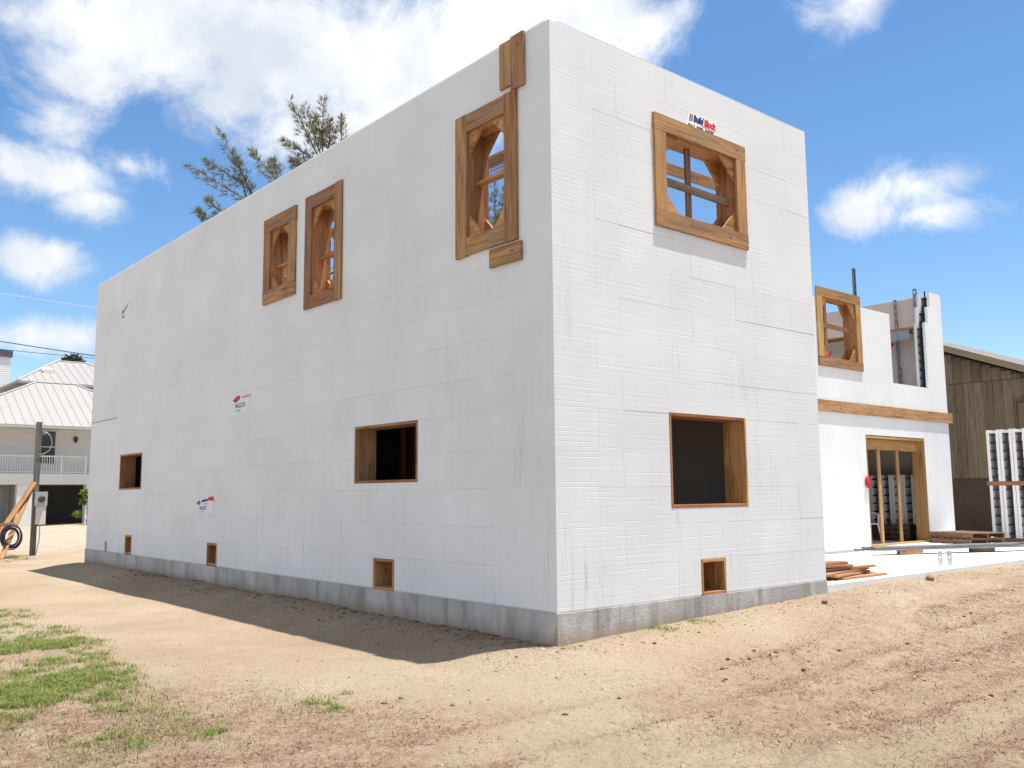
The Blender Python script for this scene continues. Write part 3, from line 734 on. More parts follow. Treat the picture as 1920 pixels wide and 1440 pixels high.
# catwalks and wall bracing inside the upper floor
def perforated(mb, org, ud, vd, nu, nv, cell, rad=.30):
    org, ud, vd = Vector(org), Vector(ud), Vector(vd)
    for i_ in range(nu):
        for j_ in range(nv):
            c = org + ud*(i_+.5)*cell + vd*(j_+.5)*cell
            sq = [(1, 0), (1, 1), (0, 1), (-1, 1), (-1, 0), (-1, -1), (0, -1), (1, -1)]
            o_ = [c + (ud*a+vd*b)*cell*.5 for a, b in sq]
            n_ = [c + (ud*math.cos(k*math.pi/4)+vd*math.sin(k*math.pi/4))*cell*rad for k in range(8)]
            mb.add(o_+n_, [(k, (k+1) % 8, (k+1) % 8+8, k+8) for k in range(8)])
    return mb
def strongback(x, y, z0, z1, face, lab, w=.09):
    """slotted steel channel standing against a wall; face = direction of its slotted web"""
    root = empty('steel_strongback', (x, y, z0)); f = Vector(face); s_ = Vector((-f.y, f.x, 0))
    mb = MB(); n = int((z1-z0)/.2)
    b0 = Vector((x, y, 0))
    for k in range(n):
        za, zb = z0+k*.2, z0+(k+1)*.2; zc = (za+zb)/2
        hole = [(-.028, zc+.045), (.028, zc+.045), (.012, zc-.04), (-.012, zc-.04)]
        out = [(-w/2, zb), (w/2, zb), (w/2, za), (-w/2, za)]
        q = [b0+f*.045+s_*a+Vector((0, 0, z)) for a, z in out+hole]
        mb.add(q, [(i_, (i_+1) % 4, (i_+1) % 4+4, i_+4) for i_ in range(4)])
    mb.obj('slotted_web', DSTEEL, root)
    zt = z0+n*.2
    for sgn in (-1, 1):
        a = b0+s_*(sgn*w/2); MB().prism([a+Vector((0, 0, z0)), a+f*.044+Vector((0, 0, z0)), a+f*.044+Vector((0, 0, zt)), a+Vector((0, 0, zt))], s_*(-sgn*.004)).obj('channel_flange', DSTEEL, root)
    tag(root, lab, 'brace channel'); return root
strongback(13.22, WY+T+.01, 2.88, 6.33, (0, 1, 0), 'slotted steel channel rising above the wing window buck')
strongback(WX-T-.06, 4.13, 2.88, 6.40, (-1, 0, 0), 'slotted steel channel beside the stepped foam wall end')
strongback(WX-T-.06, 4.66, 2.88, 6.24, (-1, 0, 0), 'slotted steel channel carrying the perforated catwalk bracket', .06)
strongback(WX-T-.06, 7.6, 2.88, 6.25, (-1, 0, 0), 'slotted steel channel seen through the wing window buck')
def catwalk(name_loc, plank0, plank1, wdir, w, plate, lab, th=.04):
    root = empty('catwalk', name_loc)
    board('plank', plank0, plank1, wdir, w, th, WOODN, root)
    for org, ud, vd, nu, nv, cell in plate:
        perforated(MB(), org, ud, vd, nu, nv, cell).obj('perforated_bracket', STEEL, root)
    tag(root, lab, 'catwalk'); return root
c1 = catwalk((.6, 4, 5.2), (1.02, .6, 5.44), (1.02, 8.2, 5.44), (1, 0, .15), .26, [((1.0, 1.2, 5.20), (0, 1, 0), (0, 0, 1), 24, 4, .048), ((1.0, 5.0, 5.20), (0, 1, 0), (0, 0, 1), 14, 4, .048)], 'orange catwalk plank on perforated brackets inside the side wall')
for y in (.75, 3.1, 5.3, 8.0): board('bracket_arm', (T+.002, y, 5.30), (1.02, y, 5.30), (0, 0, 1), .06, .03, DSTEEL, c1)
c2 = catwalk((2.6, .6, 5.3), (1.15, 1.02, 5.48), (4.5, 1.02, 5.475), (0, 0, 1), .15, [], 'orange guard plank crossing behind the sunlit window buck')
for x in (4.35,): board('bracket_arm', (x, T+.002, 5.36), (x, 1.02, 5.36), (0, 0, 1), .06, .03, DSTEEL, c2)
c3 = catwalk((16.2, 5, 5.0), (16.28, 3.99, 5.22), (16.28, 9.0, 5.22), (1, 0, 0), .45, [((16.05, 4.12, 4.93), (0, 1, 0), (0, 0, 1), 12, 5, .052), ((16.05, 7.2, 4.93), (0, 1, 0), (0, 0, 1), 10, 5, .052)], 'orange catwalk plank along the inside of the wing end wall')
for y in (4.3, 7.5): board('bracket_arm', (16.05, y, 5.17), (WX-T-.002, y, 5.17), (0, 0, 1), .05, .03, DSTEEL, c3)
for n, (p0, p1, lab) in enumerate((((15.9, 5.2, 3.9), (16.45, 4.75, 4.95), 'red turnbuckle brace below the perforated catwalk bracket'), ((13.3, 5.5, 2.9), (14.0, 5.1, 4.55), 'red turnbuckle brace seen through the wing window buck'))):
    t = MB().tube([p0, Vector(p0).lerp(Vector(p1), .5), p1], [.03, .034, .028], 8).obj('turnbuckle_brace', REDP); tag(t, lab, 'brace')
t = board('guard_rail', (12.9, 5.35, 4.05), (16.5, 5.35, 4.1), (0, 0, 1), .1, FL, WOODN); tag(t, 'pale timber guard rail inside the open wing storey', 'rail')
t = MB().tube([(16.2, 4.45, 2.88), (16.2, 4.45, 4.25)], .012, 6).obj('reinforcing_bar', RUST); tag(t, 'thin upright reinforcing bar behind the wing wall notch', 'rebar')

# ------------------------------------------------------------------ things on the slab
# scrap pile
ang0 = R(4)
def scrap(x, y, z, ln, w, a, tilt=0, t=.032, m=WOODR):
    p = Vector((x, y, z)); dx = Vector((math.cos(a)*math.cos(tilt), math.sin(a)*math.cos(tilt), math.sin(tilt)))
    o_ = board('scrap_board', p-dx*ln/2, p+dx*ln/2, Vector((-math.sin(a), math.cos(a), .0)), w, t, m)
    tag(o_, 'reddish timber offcut in the scrap pile beside the wall corner', 'offcut', 'timber offcuts piled on the slab'); return o_
hts = {}
for n in range(30):
    lv = n//5; ln = random.uniform(1.0, 1.5) - .13*lv; a = random.uniform(-.10, .10)*(1+lv*.5); w_ = random.choice((.09, .14, .14, .19))
    xx = 5.30 + ln/2 + random.uniform(-.05, .30) - .02*lv; yy = .24 + (n % 5)*(.17 if lv < 4 else .10) + random.uniform(-.02, .02) + .04*lv
    scrap(xx, yy, ZS+.0165+.0365*lv + (.012 if lv else 0)*abs(a)*5, ln, w_, a, random.uniform(-.03, .03) if lv > 1 else 0, .032, random.choice([WOODR, WOODR, WOODN]))
t = board('leaning_board', (4.99, .22, ZS+.01), (4.83, .30, .62), (0, 1, 0), .14, .03, WOODR); tag(t, 'narrow reddish board leaning on the house corner above the scrap pile', 'board')
t = MB().box((10.05, 3.06, ZS+.001), (11.35, 3.34, ZS+.05)).obj('foam_sheet', STEEL); tag(t, 'flat grey bundle lying at the foot of the wing wall', 'bundle')
# steel bundle on timber blocks
for n, (x, y) in enumerate(((11.1, 1.98), (12.66, 1.30))):
    t = board('bearing_block', (x-.22, y+.12, ZS+.042), (x+.22, y-.12, ZS+.042), (.4, .9, 0), .12, .08, WOODD if n else WOODN)
    tag(t, ('pale timber block under the left part of the steel channels', 'grey timber block under the steel channels next to the pallets')[n], 'block')
P0, P1 = Vector((10.35, 2.42, 0)), Vector((13.75, .86, 0)); dv = (P1-P0).normalized(); pv = Vector((-dv.y, dv.x, 0))
for n, (off, z, s0, s1) in enumerate(((0, .035, .0, .0), (.11, .035, -.2, .1), (-.11, .035, .15, -.1), (.02, .075, -.1, -.25), (.12, .075, .2, .05), (-.09, .075, .05, -.35))):
    a, b_ = P0+dv*s0+pv*off+Vector((0, 0, z)), P1+dv*s1+pv*off+Vector((0, 0, z))
    mb = MB(); w_, h_, q = .05, .034, .004
    for (ua, ub, va, vb) in ((-w_, w_, h_-q, h_), (-w_, -w_+q, 0, h_-q), (w_-q, w_, 0, h_-q)):
        mb.prism([a+pv*ua+Vector((0, 0, va-.01)), a+pv*ub+Vector((0, 0, va-.01)), a+pv*ub+Vector((0, 0, vb-.01)), a+pv*ua+Vector((0, 0, vb-.01))], b_-a)
    t = mb.obj('steel_channel', DSTEEL); tag(t, 'long dark steel channel in the bundle resting on timber blocks', 'channel', 'steel channels bundled on the slab')
# two zinc hold-down brackets standing on the slab
for n, u in enumerate(((1761.5, 1772.5, 1045, 1061), (1775.5, 1784, 1043, 1058.5))):
    x, y = (8.80, .34) if n == 0 else (8.95, .26)
    root = empty('steel_bracket', (x, y, ZS)); d1 = Vector((.62, -.78, 0))
    mb = MB(); w_ = .038
    segs = [(0, .09), (.09, .15), (.15, .27)]
    c = Vector((x, y, ZS+.005))
    mb.prism([c-d1*w_, c+d1*w_, c+d1*w_+Vector((0, 0, .12)), c-d1*w_+Vector((0, 0, .12))], (.003, .004, 0))
    mb.prism([c-d1*w_+Vector((0, 0, .12)), c-d1*.010+Vector((0, 0, .12)), c-d1*.010+Vector((0, 0, .15)), c-d1*w_+Vector((0, 0, .15))], (.003, .004, 0))
    mb.prism([c+d1*.010+Vector((0, 0, .12)), c+d1*w_+Vector((0, 0, .12)), c+d1*w_+Vector((0, 0, .15)), c+d1*.010+Vector((0, 0, .15))], (.003, .004, 0))
    mb.prism([c-d1*w_+Vector((0, 0, .15)), c+d1*w_+Vector((0, 0, .15)), c+d1*w_+Vector((0, 0, .235)), c-d1*w_+Vector((0, 0, .235))], (.003, .004, 0))
    mb.obj('upright_plate', ZINC, root)
    MB().prism([c-d1*w_, c+d1*w_, c+d1*w_+Vector((.06, .08, 0)), c-d1*w_+Vector((.06, .08, 0))], (0, 0, -.004)).obj('foot_plate', ZINC, root)
    tag(root, 'small zinc angle bracket standing upright near the slab edge', 'bracket', 'zinc brackets on the slab')
# pallets
def pallet(org, rz, z, lab):
    root = empty('pallet', (*org, z)); M = Matrix.Translation((*org, 0)) @ Matrix.Rotation(rz, 4, 'Z')
    P = lambda x, y, zz: M @ Vector((x, y, zz))
    for y in (-.48, 0, .48): board('stringer', P(-.6, y, z+.062), P(.6, y, z+.062), (0, 0, 1), .088, .038, WOODD, root)
    for k in range(7): x = -.55+k*.1833; board('deck_board', P(x, -.52, z+.1175), P(x, .52, z+.1175), M.to_3x3() @ Vector((1, 0, 0)), .11, .02, WOODD, root)
    for k in range(4): x = -.52+k*.3467; board('base_board', P(x, -.52, z+.0085), P(x, .52, z+.0085), M.to_3x3() @ Vector((1, 0, 0)), .1, .016, WOODD, root)
    tag(root, lab, 'pallet', None); return root
pallet((15.55, 2.86), R(70), ZS+.001, 'lower brown timber pallet of the two stacked by the wing wall')
pallet((15.56, 2.84), R(71), ZS+.131, 'upper brown timber pallet of the two stacked by the wing wall')
# foam block packs
def foam_block_mesh_parts():
    root = empty('foam_block', (0, 0, 0))
    for sgn in (-1, 1):
        a = sgn*.14; b_ = sgn*.0765
        MB().box((-.2, min(a, b_), 0), (.2, max(a, b_), 1.215)).obj('foam_panel', WHITEF, root)
    for k in range(6):
        z = .10+k*.203
        MB().box((-.19, -.0762, z-.014), (.19, .0762, z+.014)).obj('tie', BLACKP, root)
    return root
proto = foam_block_mesh_parts(); used = False
def place_block(x, y, z, lab, group, rz=0):
    global used
    M = Matrix.Translation((x, y, z)) @ Matrix.Rotation(rz, 4, 'Z')
    o_ = proto if not used else copy_tree(proto)
    used = True; o_.matrix_basis = M; tag(o_, lab, 'foam block', group); return o_
for tier in range(2):
    for k in range(6):
        y = 2.50 - k*.292
        place_block(16.72, y, ZS+.10+tier*(1.216+.10), 'white foam block standing on end in the %s tier of the pack by the slab' % ('upper' if tier else 'lower'), 'foam blocks packed in the %s tier' % ('upper' if tier else 'lower'))
for z, lab in ((ZS+.049, 'timber beam under the pack of foam blocks'), (ZS+1.366, 'timber beam between the two tiers of foam blocks')):
    t = board('pack_beam', (16.60, 2.70, z), (16.60, .85, z), (1, 0, 0), .14, .094, WOOD if z < .5 else WOODN); tag(t, lab, 'beam')
    t = board('pack_beam', (17.2, 2.68, z), (17.2, .65, z), (1, 0, 0), .10, .094, WOOD); tag(t, 'rear '+lab, 'beam')
for k, lab in enumerate(('lowest', 'middle', 'topmost')): pallet((16.2, 4.85), R(90), ZS+.001+k*.129, lab+' of three pallets under the foam blocks behind the doorway')
for k in range(5): place_block(16.2, 4.36+k*.29, ZS+.39, 'white foam block standing on pallets in the shade behind the doorway', 'foam blocks stored behind the doorway')
for tier in range(2):
    for k in range(6): place_block(17.16, 2.36-k*.292, ZS+.10+tier*(1.216+.10), 'white foam block in the rear row of the %s tier of the pack' % ('upper' if tier else 'lower'), 'foam blocks in the rear row of the %s tier' % ('upper' if tier else 'lower'))
# plastic chair
ch = empty('plastic_chair', (14.55, 4.75, ZS)); cx, cy = 14.55, 4.75
MB().box((cx-.22, cy-.22, .36), (cx+.22, cy+.22, .385)).obj('seat', PLASTIC, ch)
MB().prism([(cx-.21, cy+.20, .385), (cx+.21, cy+.20, .385), (cx+.2, cy+.30, .78), (cx-.2, cy+.30, .78)], (0, .025, 0)).obj('backrest', PLASTIC, ch)
for sx in (-1, 1):
    for sy in (-1, 1): MB().tube([(cx+sx*.27, cy+sy*.26, ZS), (cx+sx*.215, cy+sy*.2, .37)], [.018, .026], 6).obj('leg', PLASTIC, ch)
    MB().tube([(cx+sx*.23, cy-.21, .38), (cx+sx*.26, cy-.20, .60), (cx+sx*.27, cy-.05, .63), (cx+sx*.22, cy+.26, .62)], .022, 6).obj('armrest', PLASTIC, ch)
tag(ch, 'white plastic armchair in the shade behind the doorway', 'chair')
# red rag at the door edge
mb = MB(); ring = []
for k in range(7):
    z = 1.475-.26*k/6; r_ = [.03, .065, .085, .088, .08, .05, .02][k]
    ring.append([(12.70+r_*math.cos(q*.785)*(1+.2*math.sin(q*2.3+k)), WY-.032+min(r_, .06)*.5*math.sin(q*.785), z) for q in range(8)])
mb.add([v for r_ in ring for v in r_], [(i_*8+j_, i_*8+(j_+1) % 8, (i_+1)*8+(j_+1) % 8, (i_+1)*8+j_) for i_ in range(6) for j_ in range(8)] + [tuple(range(8))[::-1], tuple(range(48, 56))])
t = mb.obj('red_cloth', m_plain('red_cloth', (.50, .02, .04), .8, .25), None, True); tag(t, 'small red rag hanging on the doorway edge of the wing wall', 'rag')
# rocks
def rock(x, y, s_, lab, seed):
    rr = random.Random(seed); mb = MB(); vs = []; n = 8
    for i_ in range(5):
        th = math.pi*i_/4
        for j_ in range(n):
            ph = 2*math.pi*j_/n; q = s_*rr.uniform(.8, 1.15)
            vs.append((x+q*math.sin(th)*math.cos(ph)*1.2, y+q*math.sin(th)*math.sin(ph), gz(x, y)+s_*.55+q*.85*math.cos(th)))
    mb.add(vs, [(i_*n+j_, (i_+1)*n+j_, (i_+1)*n+(j_+1) % n, i_*n+(j_+1) % n) for i_ in range(4) for j_ in range(n)])
    t = mb.obj('stone', m_plain('stone_brown', (.30, .19, .14), .9, .2, 12, .006), None, True); tag(t, lab, 'stone')
rock(7.05, -.30, .062, 'brown stone on the sand in front of the slab edge', 1); rock(4.05, -.42, .042, 'small brown stone below the end of the foundation', 2)

# ------------------------------------------------------------------ brown barn on the right
barn = empty('brown_barn', (26, 5, -.3)); tag(barn, 'weathered brown barn with vertical board siding and sloping eave', 'barn')
BX = 21.0; rake = lambda y: 5.405+(y-5.483)*.394 if y < 9 else 5.405+(9-5.483)*.394-(y-9)*.394
pbox('wall', (BX+.03, -.5, -.4), (BX+11, 18, 3.0), BARN, barn)
MB().prism([(BX+.03, -.5, 3.001), (BX+.03, 18, 3.001), (BX+.03, 18, rake(18)-.2), (BX+.03, 9, rake(9)-.2), (BX+.03, -.5, rake(-.5)-.2)], (10.9, 0, 0)).obj('gable', BARN, barn)
y = -.4
while y < 12.8:
    w_ = .262; yc = y+.131; top = rake(min(yc, 9))-.24 if yc < 9 else rake(yc)-.24
    board('siding_board', (BX, yc, 1.50), (BX, yc, min(4.245, top)), (0, 1, 0), w_, .028, BARN, barn)
    if top > 4.3: board('siding_board', (BX-.006, yc+.02, 4.262), (BX-.006, yc+.02, top), (0, 1, 0), w_, .028, BARN, barn)
    y += .27
pbox('skirt_wall', (BX+.012, -.5, -.39), (BX+.0285, 13, 1.46), m_plain('barn_skirt', (.085, .07, .055), .9, .2, 2), barn)
rf = MB()
for sgn, ya, yb in ((1, -1.2, 9.0), (-1, 9.0, 19.0)):
    pass
rfo = MB().prism([(BX-.45, -1.2, rake(-1.2)-.02), (BX-.45, 9, rake(9)-.02), (BX-.45, 19, rake(19)-.02), (BX-.45, 19, rake(19)+.05), (BX-.45, 9, rake(9)+.05), (BX-.45, -1.2, rake(-1.2)+.05)], (11.9, 0, 0)).obj('roof', BARNR, barn)
MB().prism([(BX-.49, -1.2, rake(-1.2)-.14), (BX-.49, 9, rake(9)-.14), (BX-.49, 9, rake(9)+.03), (BX-.49, -1.2, rake(-1.2)+.03)], (.039, 0, 0)).obj('fascia', BARNT, barn)
# trimmed opening on the barn wall
op = pbox('hatch', (BX-.045, 1.9, 1.6), (BX-.02, 3.55, 3.55), m_plain('barn_hatch', (.17, .135, .095), .85, .15, 2), barn)
board('hatch_trim', (BX-.06, 3.62, 3.62), (BX-.06, 1.85, 3.80), (0, 0, 1), .07, .05, WOODD, op); board('hatch_trim', (BX-.06, 3.60, 3.57), (BX-.06, 3.60, 1.5), (0, 1, 0), .06, .05, WOODD, op)
# far pale roofed house behind the barn
fh_ = empty('pale_roof_house', (50, 10, -.4)); tag(fh_, 'far house with a pale roof showing above the barn eave', 'house')
MB().box((46, 2, -.4), (57.5, 13.0, 7.19)).obj('wall', WALLW, fh_)
MB().add([(45, .5, 7.2), (45, 13.4, 7.2), (51, 12.2, 8.55), (51, 2, 8.55), (58, .5, 7.2), (58, 13.4, 7.2)], [(0, 3, 2, 1), (0, 4, 3), (1, 2, 5), (3, 4, 5, 2), (0, 1, 5, 4)]).obj('roof', TANR, fh_)

# ------------------------------------------------------------------ white neighbour house on the left
nb = empty('white_stilt_house', (8, 52, -.45)); tag(nb, 'white raised house with metal hip roof, balcony railing and open garage', 'house')
HY = 47.0
def nbox(name, a, b, m=WALLW, par=nb): return MB().box(a, b).obj(name, m, par)
# ground floor: piers and recesses
nbox('pier', (5.09, HY, -.5), (6.10, HY+.5, 1.86)); nbox('pier', (8.5, HY, -.5), (9.2, HY+.5, 1.86)); nbox('pier', (-1.5, HY, -.5), (2.2, HY+.5, 1.86))
nbox('garage_wall', (-1.5, HY+6, -.5), (13, HY+6.2, 1.86), GREYR); nbox('garage_wall', (5.2, HY+.502, -.5), (5.5, HY+5.99, 1.86), GREYW); nbox('garage_wall', (12.8, HY+.5, -.5), (13, HY+5.99, 1.86), WALLW)
nbox('garage_wall', (9.2, HY+.05, -.5), (12.79, HY+.3, 1.86), WALLW); nbox('garage_wall', (-1.5, HY+.51, -.5), (-1.3, HY+5.99, 1.86), WALLW)
gd = nbox('garage_door', (3.9, HY+2.2, -.45), (4.9, HY+2.26, 1.70), GREYW); nbox('door_handle', (4.02, HY+2.16, .62), (4.08, HY+2.198, .70), DARK, gd)
nbox('garage_wall', (2.21, HY+2.27, -.5), (5.19, HY+2.4, 1.86), GREYW)
# balcony band and deck
nbox('balcony_band', (-1.5, HY-.06, 1.861), (13, HY+.05, 2.44), TRIMW); nbox('balcony_deck', (-1.5, HY+.051, 1.87), (13, HY+9, 2.40), TRIMW)
rail = nbox('balcony_rail', (-1.5, HY-.03, 3.34), (8.43, HY+.03, 3.41), TRIMW); nbox('bottom_rail', (-1.5, HY-.02, 2.50), (8.43, HY+.02, 2.55), TRIMW, rail)
bm = MB().box((-.016, -.016, 0), (.016, .016, .788)).mesh('baluster'); bm.materials.append(TRIMW.m)
x = 3.4
while x < 8.4: mesh_obj('baluster', bm, None, rail, Matrix.Translation((x, HY, 2.551))); x += .118
for x in (5.95, 7.18, 8.42): nbox('rail_post', (x-.045, HY-.045, 2.441), (x+.045, HY+.045, 3.46), TRIMW, rail)
# upper wall with clapboards
UYW = HY+1.6
nbox('wall', (-1.2, UYW+.02, 2.401), (12.6, UYW+8, 5.1))
k = 0
while k < 24: board('clapboard', (2.0, UYW+.008, 2.46+k*.108), (12.6, UYW+.008, 2.46+k*.108), (0, .10, 1), .118, .014, WALLW, nb); k += 1
wd = MB(); wv = onY(82, 805, UYW-.05), onY(109, 854, UYW-.05); x0, x1 = 6.42, 7.20
win = nbox('window', (x0, UYW-.05, 3.05), (x1, UYW-.008, 4.82), GLASSD)
for a, b_ in (((x0-.06, UYW-.075, 2.99), (x0, UYW-.01, 4.88)), ((x1, UYW-.075, 2.99), (x1+.06, UYW-.01, 4.88)), ((x0, UYW-.075, 4.82), (x1, UYW-.01, 4.88)), ((x0, UYW-.07, 3.93), (x1, UYW-.055, 3.98))): nbox('window_frame', a, b_, TRIMW, win)
lan = MB().tube([(8.25, UYW-.1, 4.22), (8.25, UYW-.1, 4.30), (8.25, UYW-.1, 4.50), (8.25, UYW-.1, 4.58)], [.03, .09, .11, .04], 8).obj('wall_lantern', DARK, nb)
nbox('lantern_arm', (8.235, UYW-.09, 4.52), (8.265, UYW-.001, 4.55), DARK, lan)
nbox('soffit', (-2, HY-.45, 4.92), (13.4, UYW+.019, 4.95), TRIMW); nbox('fascia', (-2, HY-.50, 4.86), (13.4, HY-.451, 5.0), TRIMW)
# lower hip roof
EZ = 5.001; ry0 = HY-.52; RZ = 7.86; RYY = 51.5; xl, xr = .9, 14.0; ra, rb = 6.665, 8.903
lo = MB().add([(xl, ry0, EZ), (xr, ry0, EZ), (rb, RYY, RZ), (ra, RYY, RZ), (xl, 2*RYY-ry0, EZ), (xr, 2*RYY-ry0, EZ), (xl, ry0, EZ-.02), (xr, ry0, EZ-.02), (xr, 2*RYY-ry0, EZ-.02), (xl, 2*RYY-ry0, EZ-.02)],
              [(0, 1, 2, 3), (0, 3, 4), (1, 5, 2), (3, 2, 5, 4), (6, 9, 8, 7), (0, 6, 7, 1), (1, 7, 8, 5), (5, 8, 9, 4), (4, 9, 6, 0)]).obj('roof', ROOFW, nb)
def seams(par, y0, z0, y1, z1, xa, xb, ra_, rb_, step):
    x = xa+.2; sl = (z1-z0)/(y1-y0)
    while x < xb:
        # standing seam runs up the slope until it meets ridge or hip
        f = 1.0
        if x < ra_: f = (x-xa)/(ra_-xa)
        if x > rb_: f = (xb-x)/(xb-rb_)
        if f > .05: board('standing_seam', (x, y0+.01, z0+.012), (x, y0+(y1-y0)*f, z0+(z1-z0)*f+.012), (1, 0, 0), .035, .04, ROOFW, par)
        x += step
seams(lo, ry0, EZ, RYY, RZ, xl, xr, ra, rb, .46)
for a, b_ in (((xl, ry0, EZ+.02), (ra, RYY, RZ+.02)), ((rb, RYY, RZ+.02), (xr, ry0, EZ+.02)), ((ra, RYY, RZ+.02), (rb, RYY, RZ+.02))): board('ridge_cap', a, b_, (0, 1, 0), .16, .05, TRIMW, lo)
# upper storey and its hip roof
nbox('wall', (6.5, 52.6, 5.0), (13.0, 60, 7.94)); uz = 7.97
ul, ur, uy0, pk = 5.81, 13.6, 52.0, Vector((8.85, 56, 9.83))
up = MB().add([(ul, uy0, uz), (ur, uy0, uz), (ur, 60.4, uz), (ul, 60.4, uz), (8.85, 56, 9.83), (10.6, 56, 9.83), (ul, uy0, uz-.12), (ur, uy0, uz-.12), (ur, 60.4, uz-.12), (ul, 60.4, uz-.12)],
              [(0, 1, 5, 4), (0, 4, 3), (1, 2, 5), (4, 5, 2, 3), (6, 9, 8, 7), (0, 6, 7, 1), (1, 7, 8, 2), (2, 8, 9, 3), (3, 9, 6, 0)]).obj('roof', ROOFW, nb)
nbox('soffit', (ul+.05, uy0+.05, uz-.17), (ur-.05, 60.3, uz-.123), GREYR); nbox('eave_trim', (ul-.02, uy0-.02, uz-.14), (ur, uy0-.001, uz-.01), GREYR)
seams(up, uy0, uz, 56, 9.83, ul, ur, 8.85, 10.6, .46)
for a, b_ in (((ul, uy0, uz+.02), (8.85, 56, 9.85)), ((10.6, 56, 9.85), (ur, uy0, uz+.02)), ((8.85, 56, 9.85), (10.6, 56, 9.85))): board('ridge_cap', a, b_, (0, 1, 0), .16, .05, TRIMW, up)
MB().prism([(7.55, 53.55, 8.68), (8.25, 53.55, 8.68), (8.25, 53.55, 8.80), (8.1, 53.55, 8.95), (7.65, 53.55, 8.95), (7.5, 53.55, 8.85)], (0, .75, .22)).obj('roof_vent', TRIMW, up)
chm = nbox('chimney', (5.05, 57.2, 4.9), (6.42, 58.2, 9.999), WALLW)
for k in range(15): board('clapboard', (5.03, 57.19, 7.9+k*.14), (6.44, 57.19, 7.9+k*.14), (0, .1, 1), .15, .014, WALLW, chm)
nbox('chimney_cap', (4.95, 57.1, 10.0), (6.54, 58.3, 10.40), m_plain('slate_cap', (.09, .09, .10), .8, .1, 2), chm); nbox('chimney_flue', (5.25, 57.3, 10.401), (6.3, 58.1, 10.46), DARK, chm)

# power pole with meter
pp = empty('meter_pole', (.42, 22.3, -.46)); tag(pp, 'grey timber post with electric meter box and two diagonal props', 'post')
px_, py_ = .40, 22.3; zb = gz(px_, py_)-.05
board('post', (px_, py_, zb), (px_, py_, 3.34), (1, 0, 0), .135, .135, POSTM, pp)
mbx = MB().box((px_-.04, py_-.22, .92), (px_+.27, py_-.082, 1.33)).obj('meter_box', ZINC, pp); MB().tube([(px_+.115, py_-.221, 1.12), (px_+.115, py_-.25, 1.12), (px_+.115, py_-.32, 1.12)], [.10, .10, .075], 14).obj('meter_dial', GLASSD, mbx)
MB().box((px_+.0, py_-.20, .40), (px_+.25, py_-.082, .915)).obj('switch_box', TRIMW, pp)
MB().tube([(px_+.12, py_-.14, .40), (px_+.13, py_-.13, .0), (px_+.06, py_-.10, zb+.02)], .018, 6).obj('conduit', ZINC, pp)
MB().tube([(px_+.11, py_-.08, 3.05), (px_+.22, py_-.1, 3.02), (px_+.30, py_-.12, 2.9), (px_+.34, py_-.12, 2.72), (px_+.28, py_-.1, 2.52), (px_+.14, py_-.09, 2.42), (px_, py_-.09, 2.40)], .009, 6).obj('service_wire', ZINC, pp, True)
MB().box((px_+.082, py_-.06, 2.98), (px_+.20, py_+.04, 3.08)).obj('wire_bracket', DSTEEL, pp)
board('prop', (px_-.06, py_-.1, 1.60), (px_-1.35, py_-.55, gz(px_-1.35, py_-.55)), (1, 0, 1), .14, .04, WOODN, pp)
board('prop', (px_-.06, py_+.12, 1.55), (px_-.98, py_-.95, gz(px_-.98, py_-.95)), (1, 0, 1), .14, .04, WOODN, pp)
tg = board('stake_rail', (px_-1.5, py_-.6, .42), (px_-.62, py_-.62, .44), (0, 0, 1), .09, .035, WOODN, pp)
cl = MB(); pts = []
for k in range(200):
    a = k*.19; r_ = .25+.06*math.sin(k*.045+1); pts.append((px_-.72+r_*.85*math.cos(a), py_-.78+.06*math.sin(k*.11), .10+r_*1.1*math.sin(a)))
t = cl.tube(pts, .017, 6).obj('cable_coil', RUBBER, None, True); tag(t, 'dark coil of cable hanging on the post props', 'cable')

# utility wires between poles
def upole(x, y, h, lab):
    root = empty('utility_pole', (x, y, -.45)); MB().tube([(x, y, -.8), (x, y, h)], [.16, .11], 10).obj('pole', BARK, root, True)
    board('crossarm', (x, y-.9, h-.5), (x, y+.9, h-.5), (0, 0, 1), .11, .09, WOODD, root); tag(root, lab, 'utility pole', None); return root
upole(-14, 40, 11.3, 'wooden utility pole beyond the meter post side of the road'); upole(22, 40, 11.0, 'wooden utility pole hidden behind the foam house')
def wire(z0a, z1a, rad, m, lab, y=40.0):
    # z at X=2.5 and X=6.6 fix the line; slight sag
    sl = (z1a-z0a)/4.05; pts = []
    for k in range(25):
        x = -14+36*k/24; pts.append((x, y, z0a+sl*(x-2.55)+.0012*(x-4.5)**2))
    t = MB().tube(pts, rad, 5).obj('overhead_wire', m, None, True); tag(t, lab, 'wire')
wire(8.307, 8.013, .022, RUBBER, 'upper black overhead wire above the white metal roof'); wire(7.938, 7.882, .014, RUBBER, 'lower thin black overhead wire above the white metal roof')
wire(10.539, 10.372, .007, WIREW, 'thin pale overhead wire high against the sky')

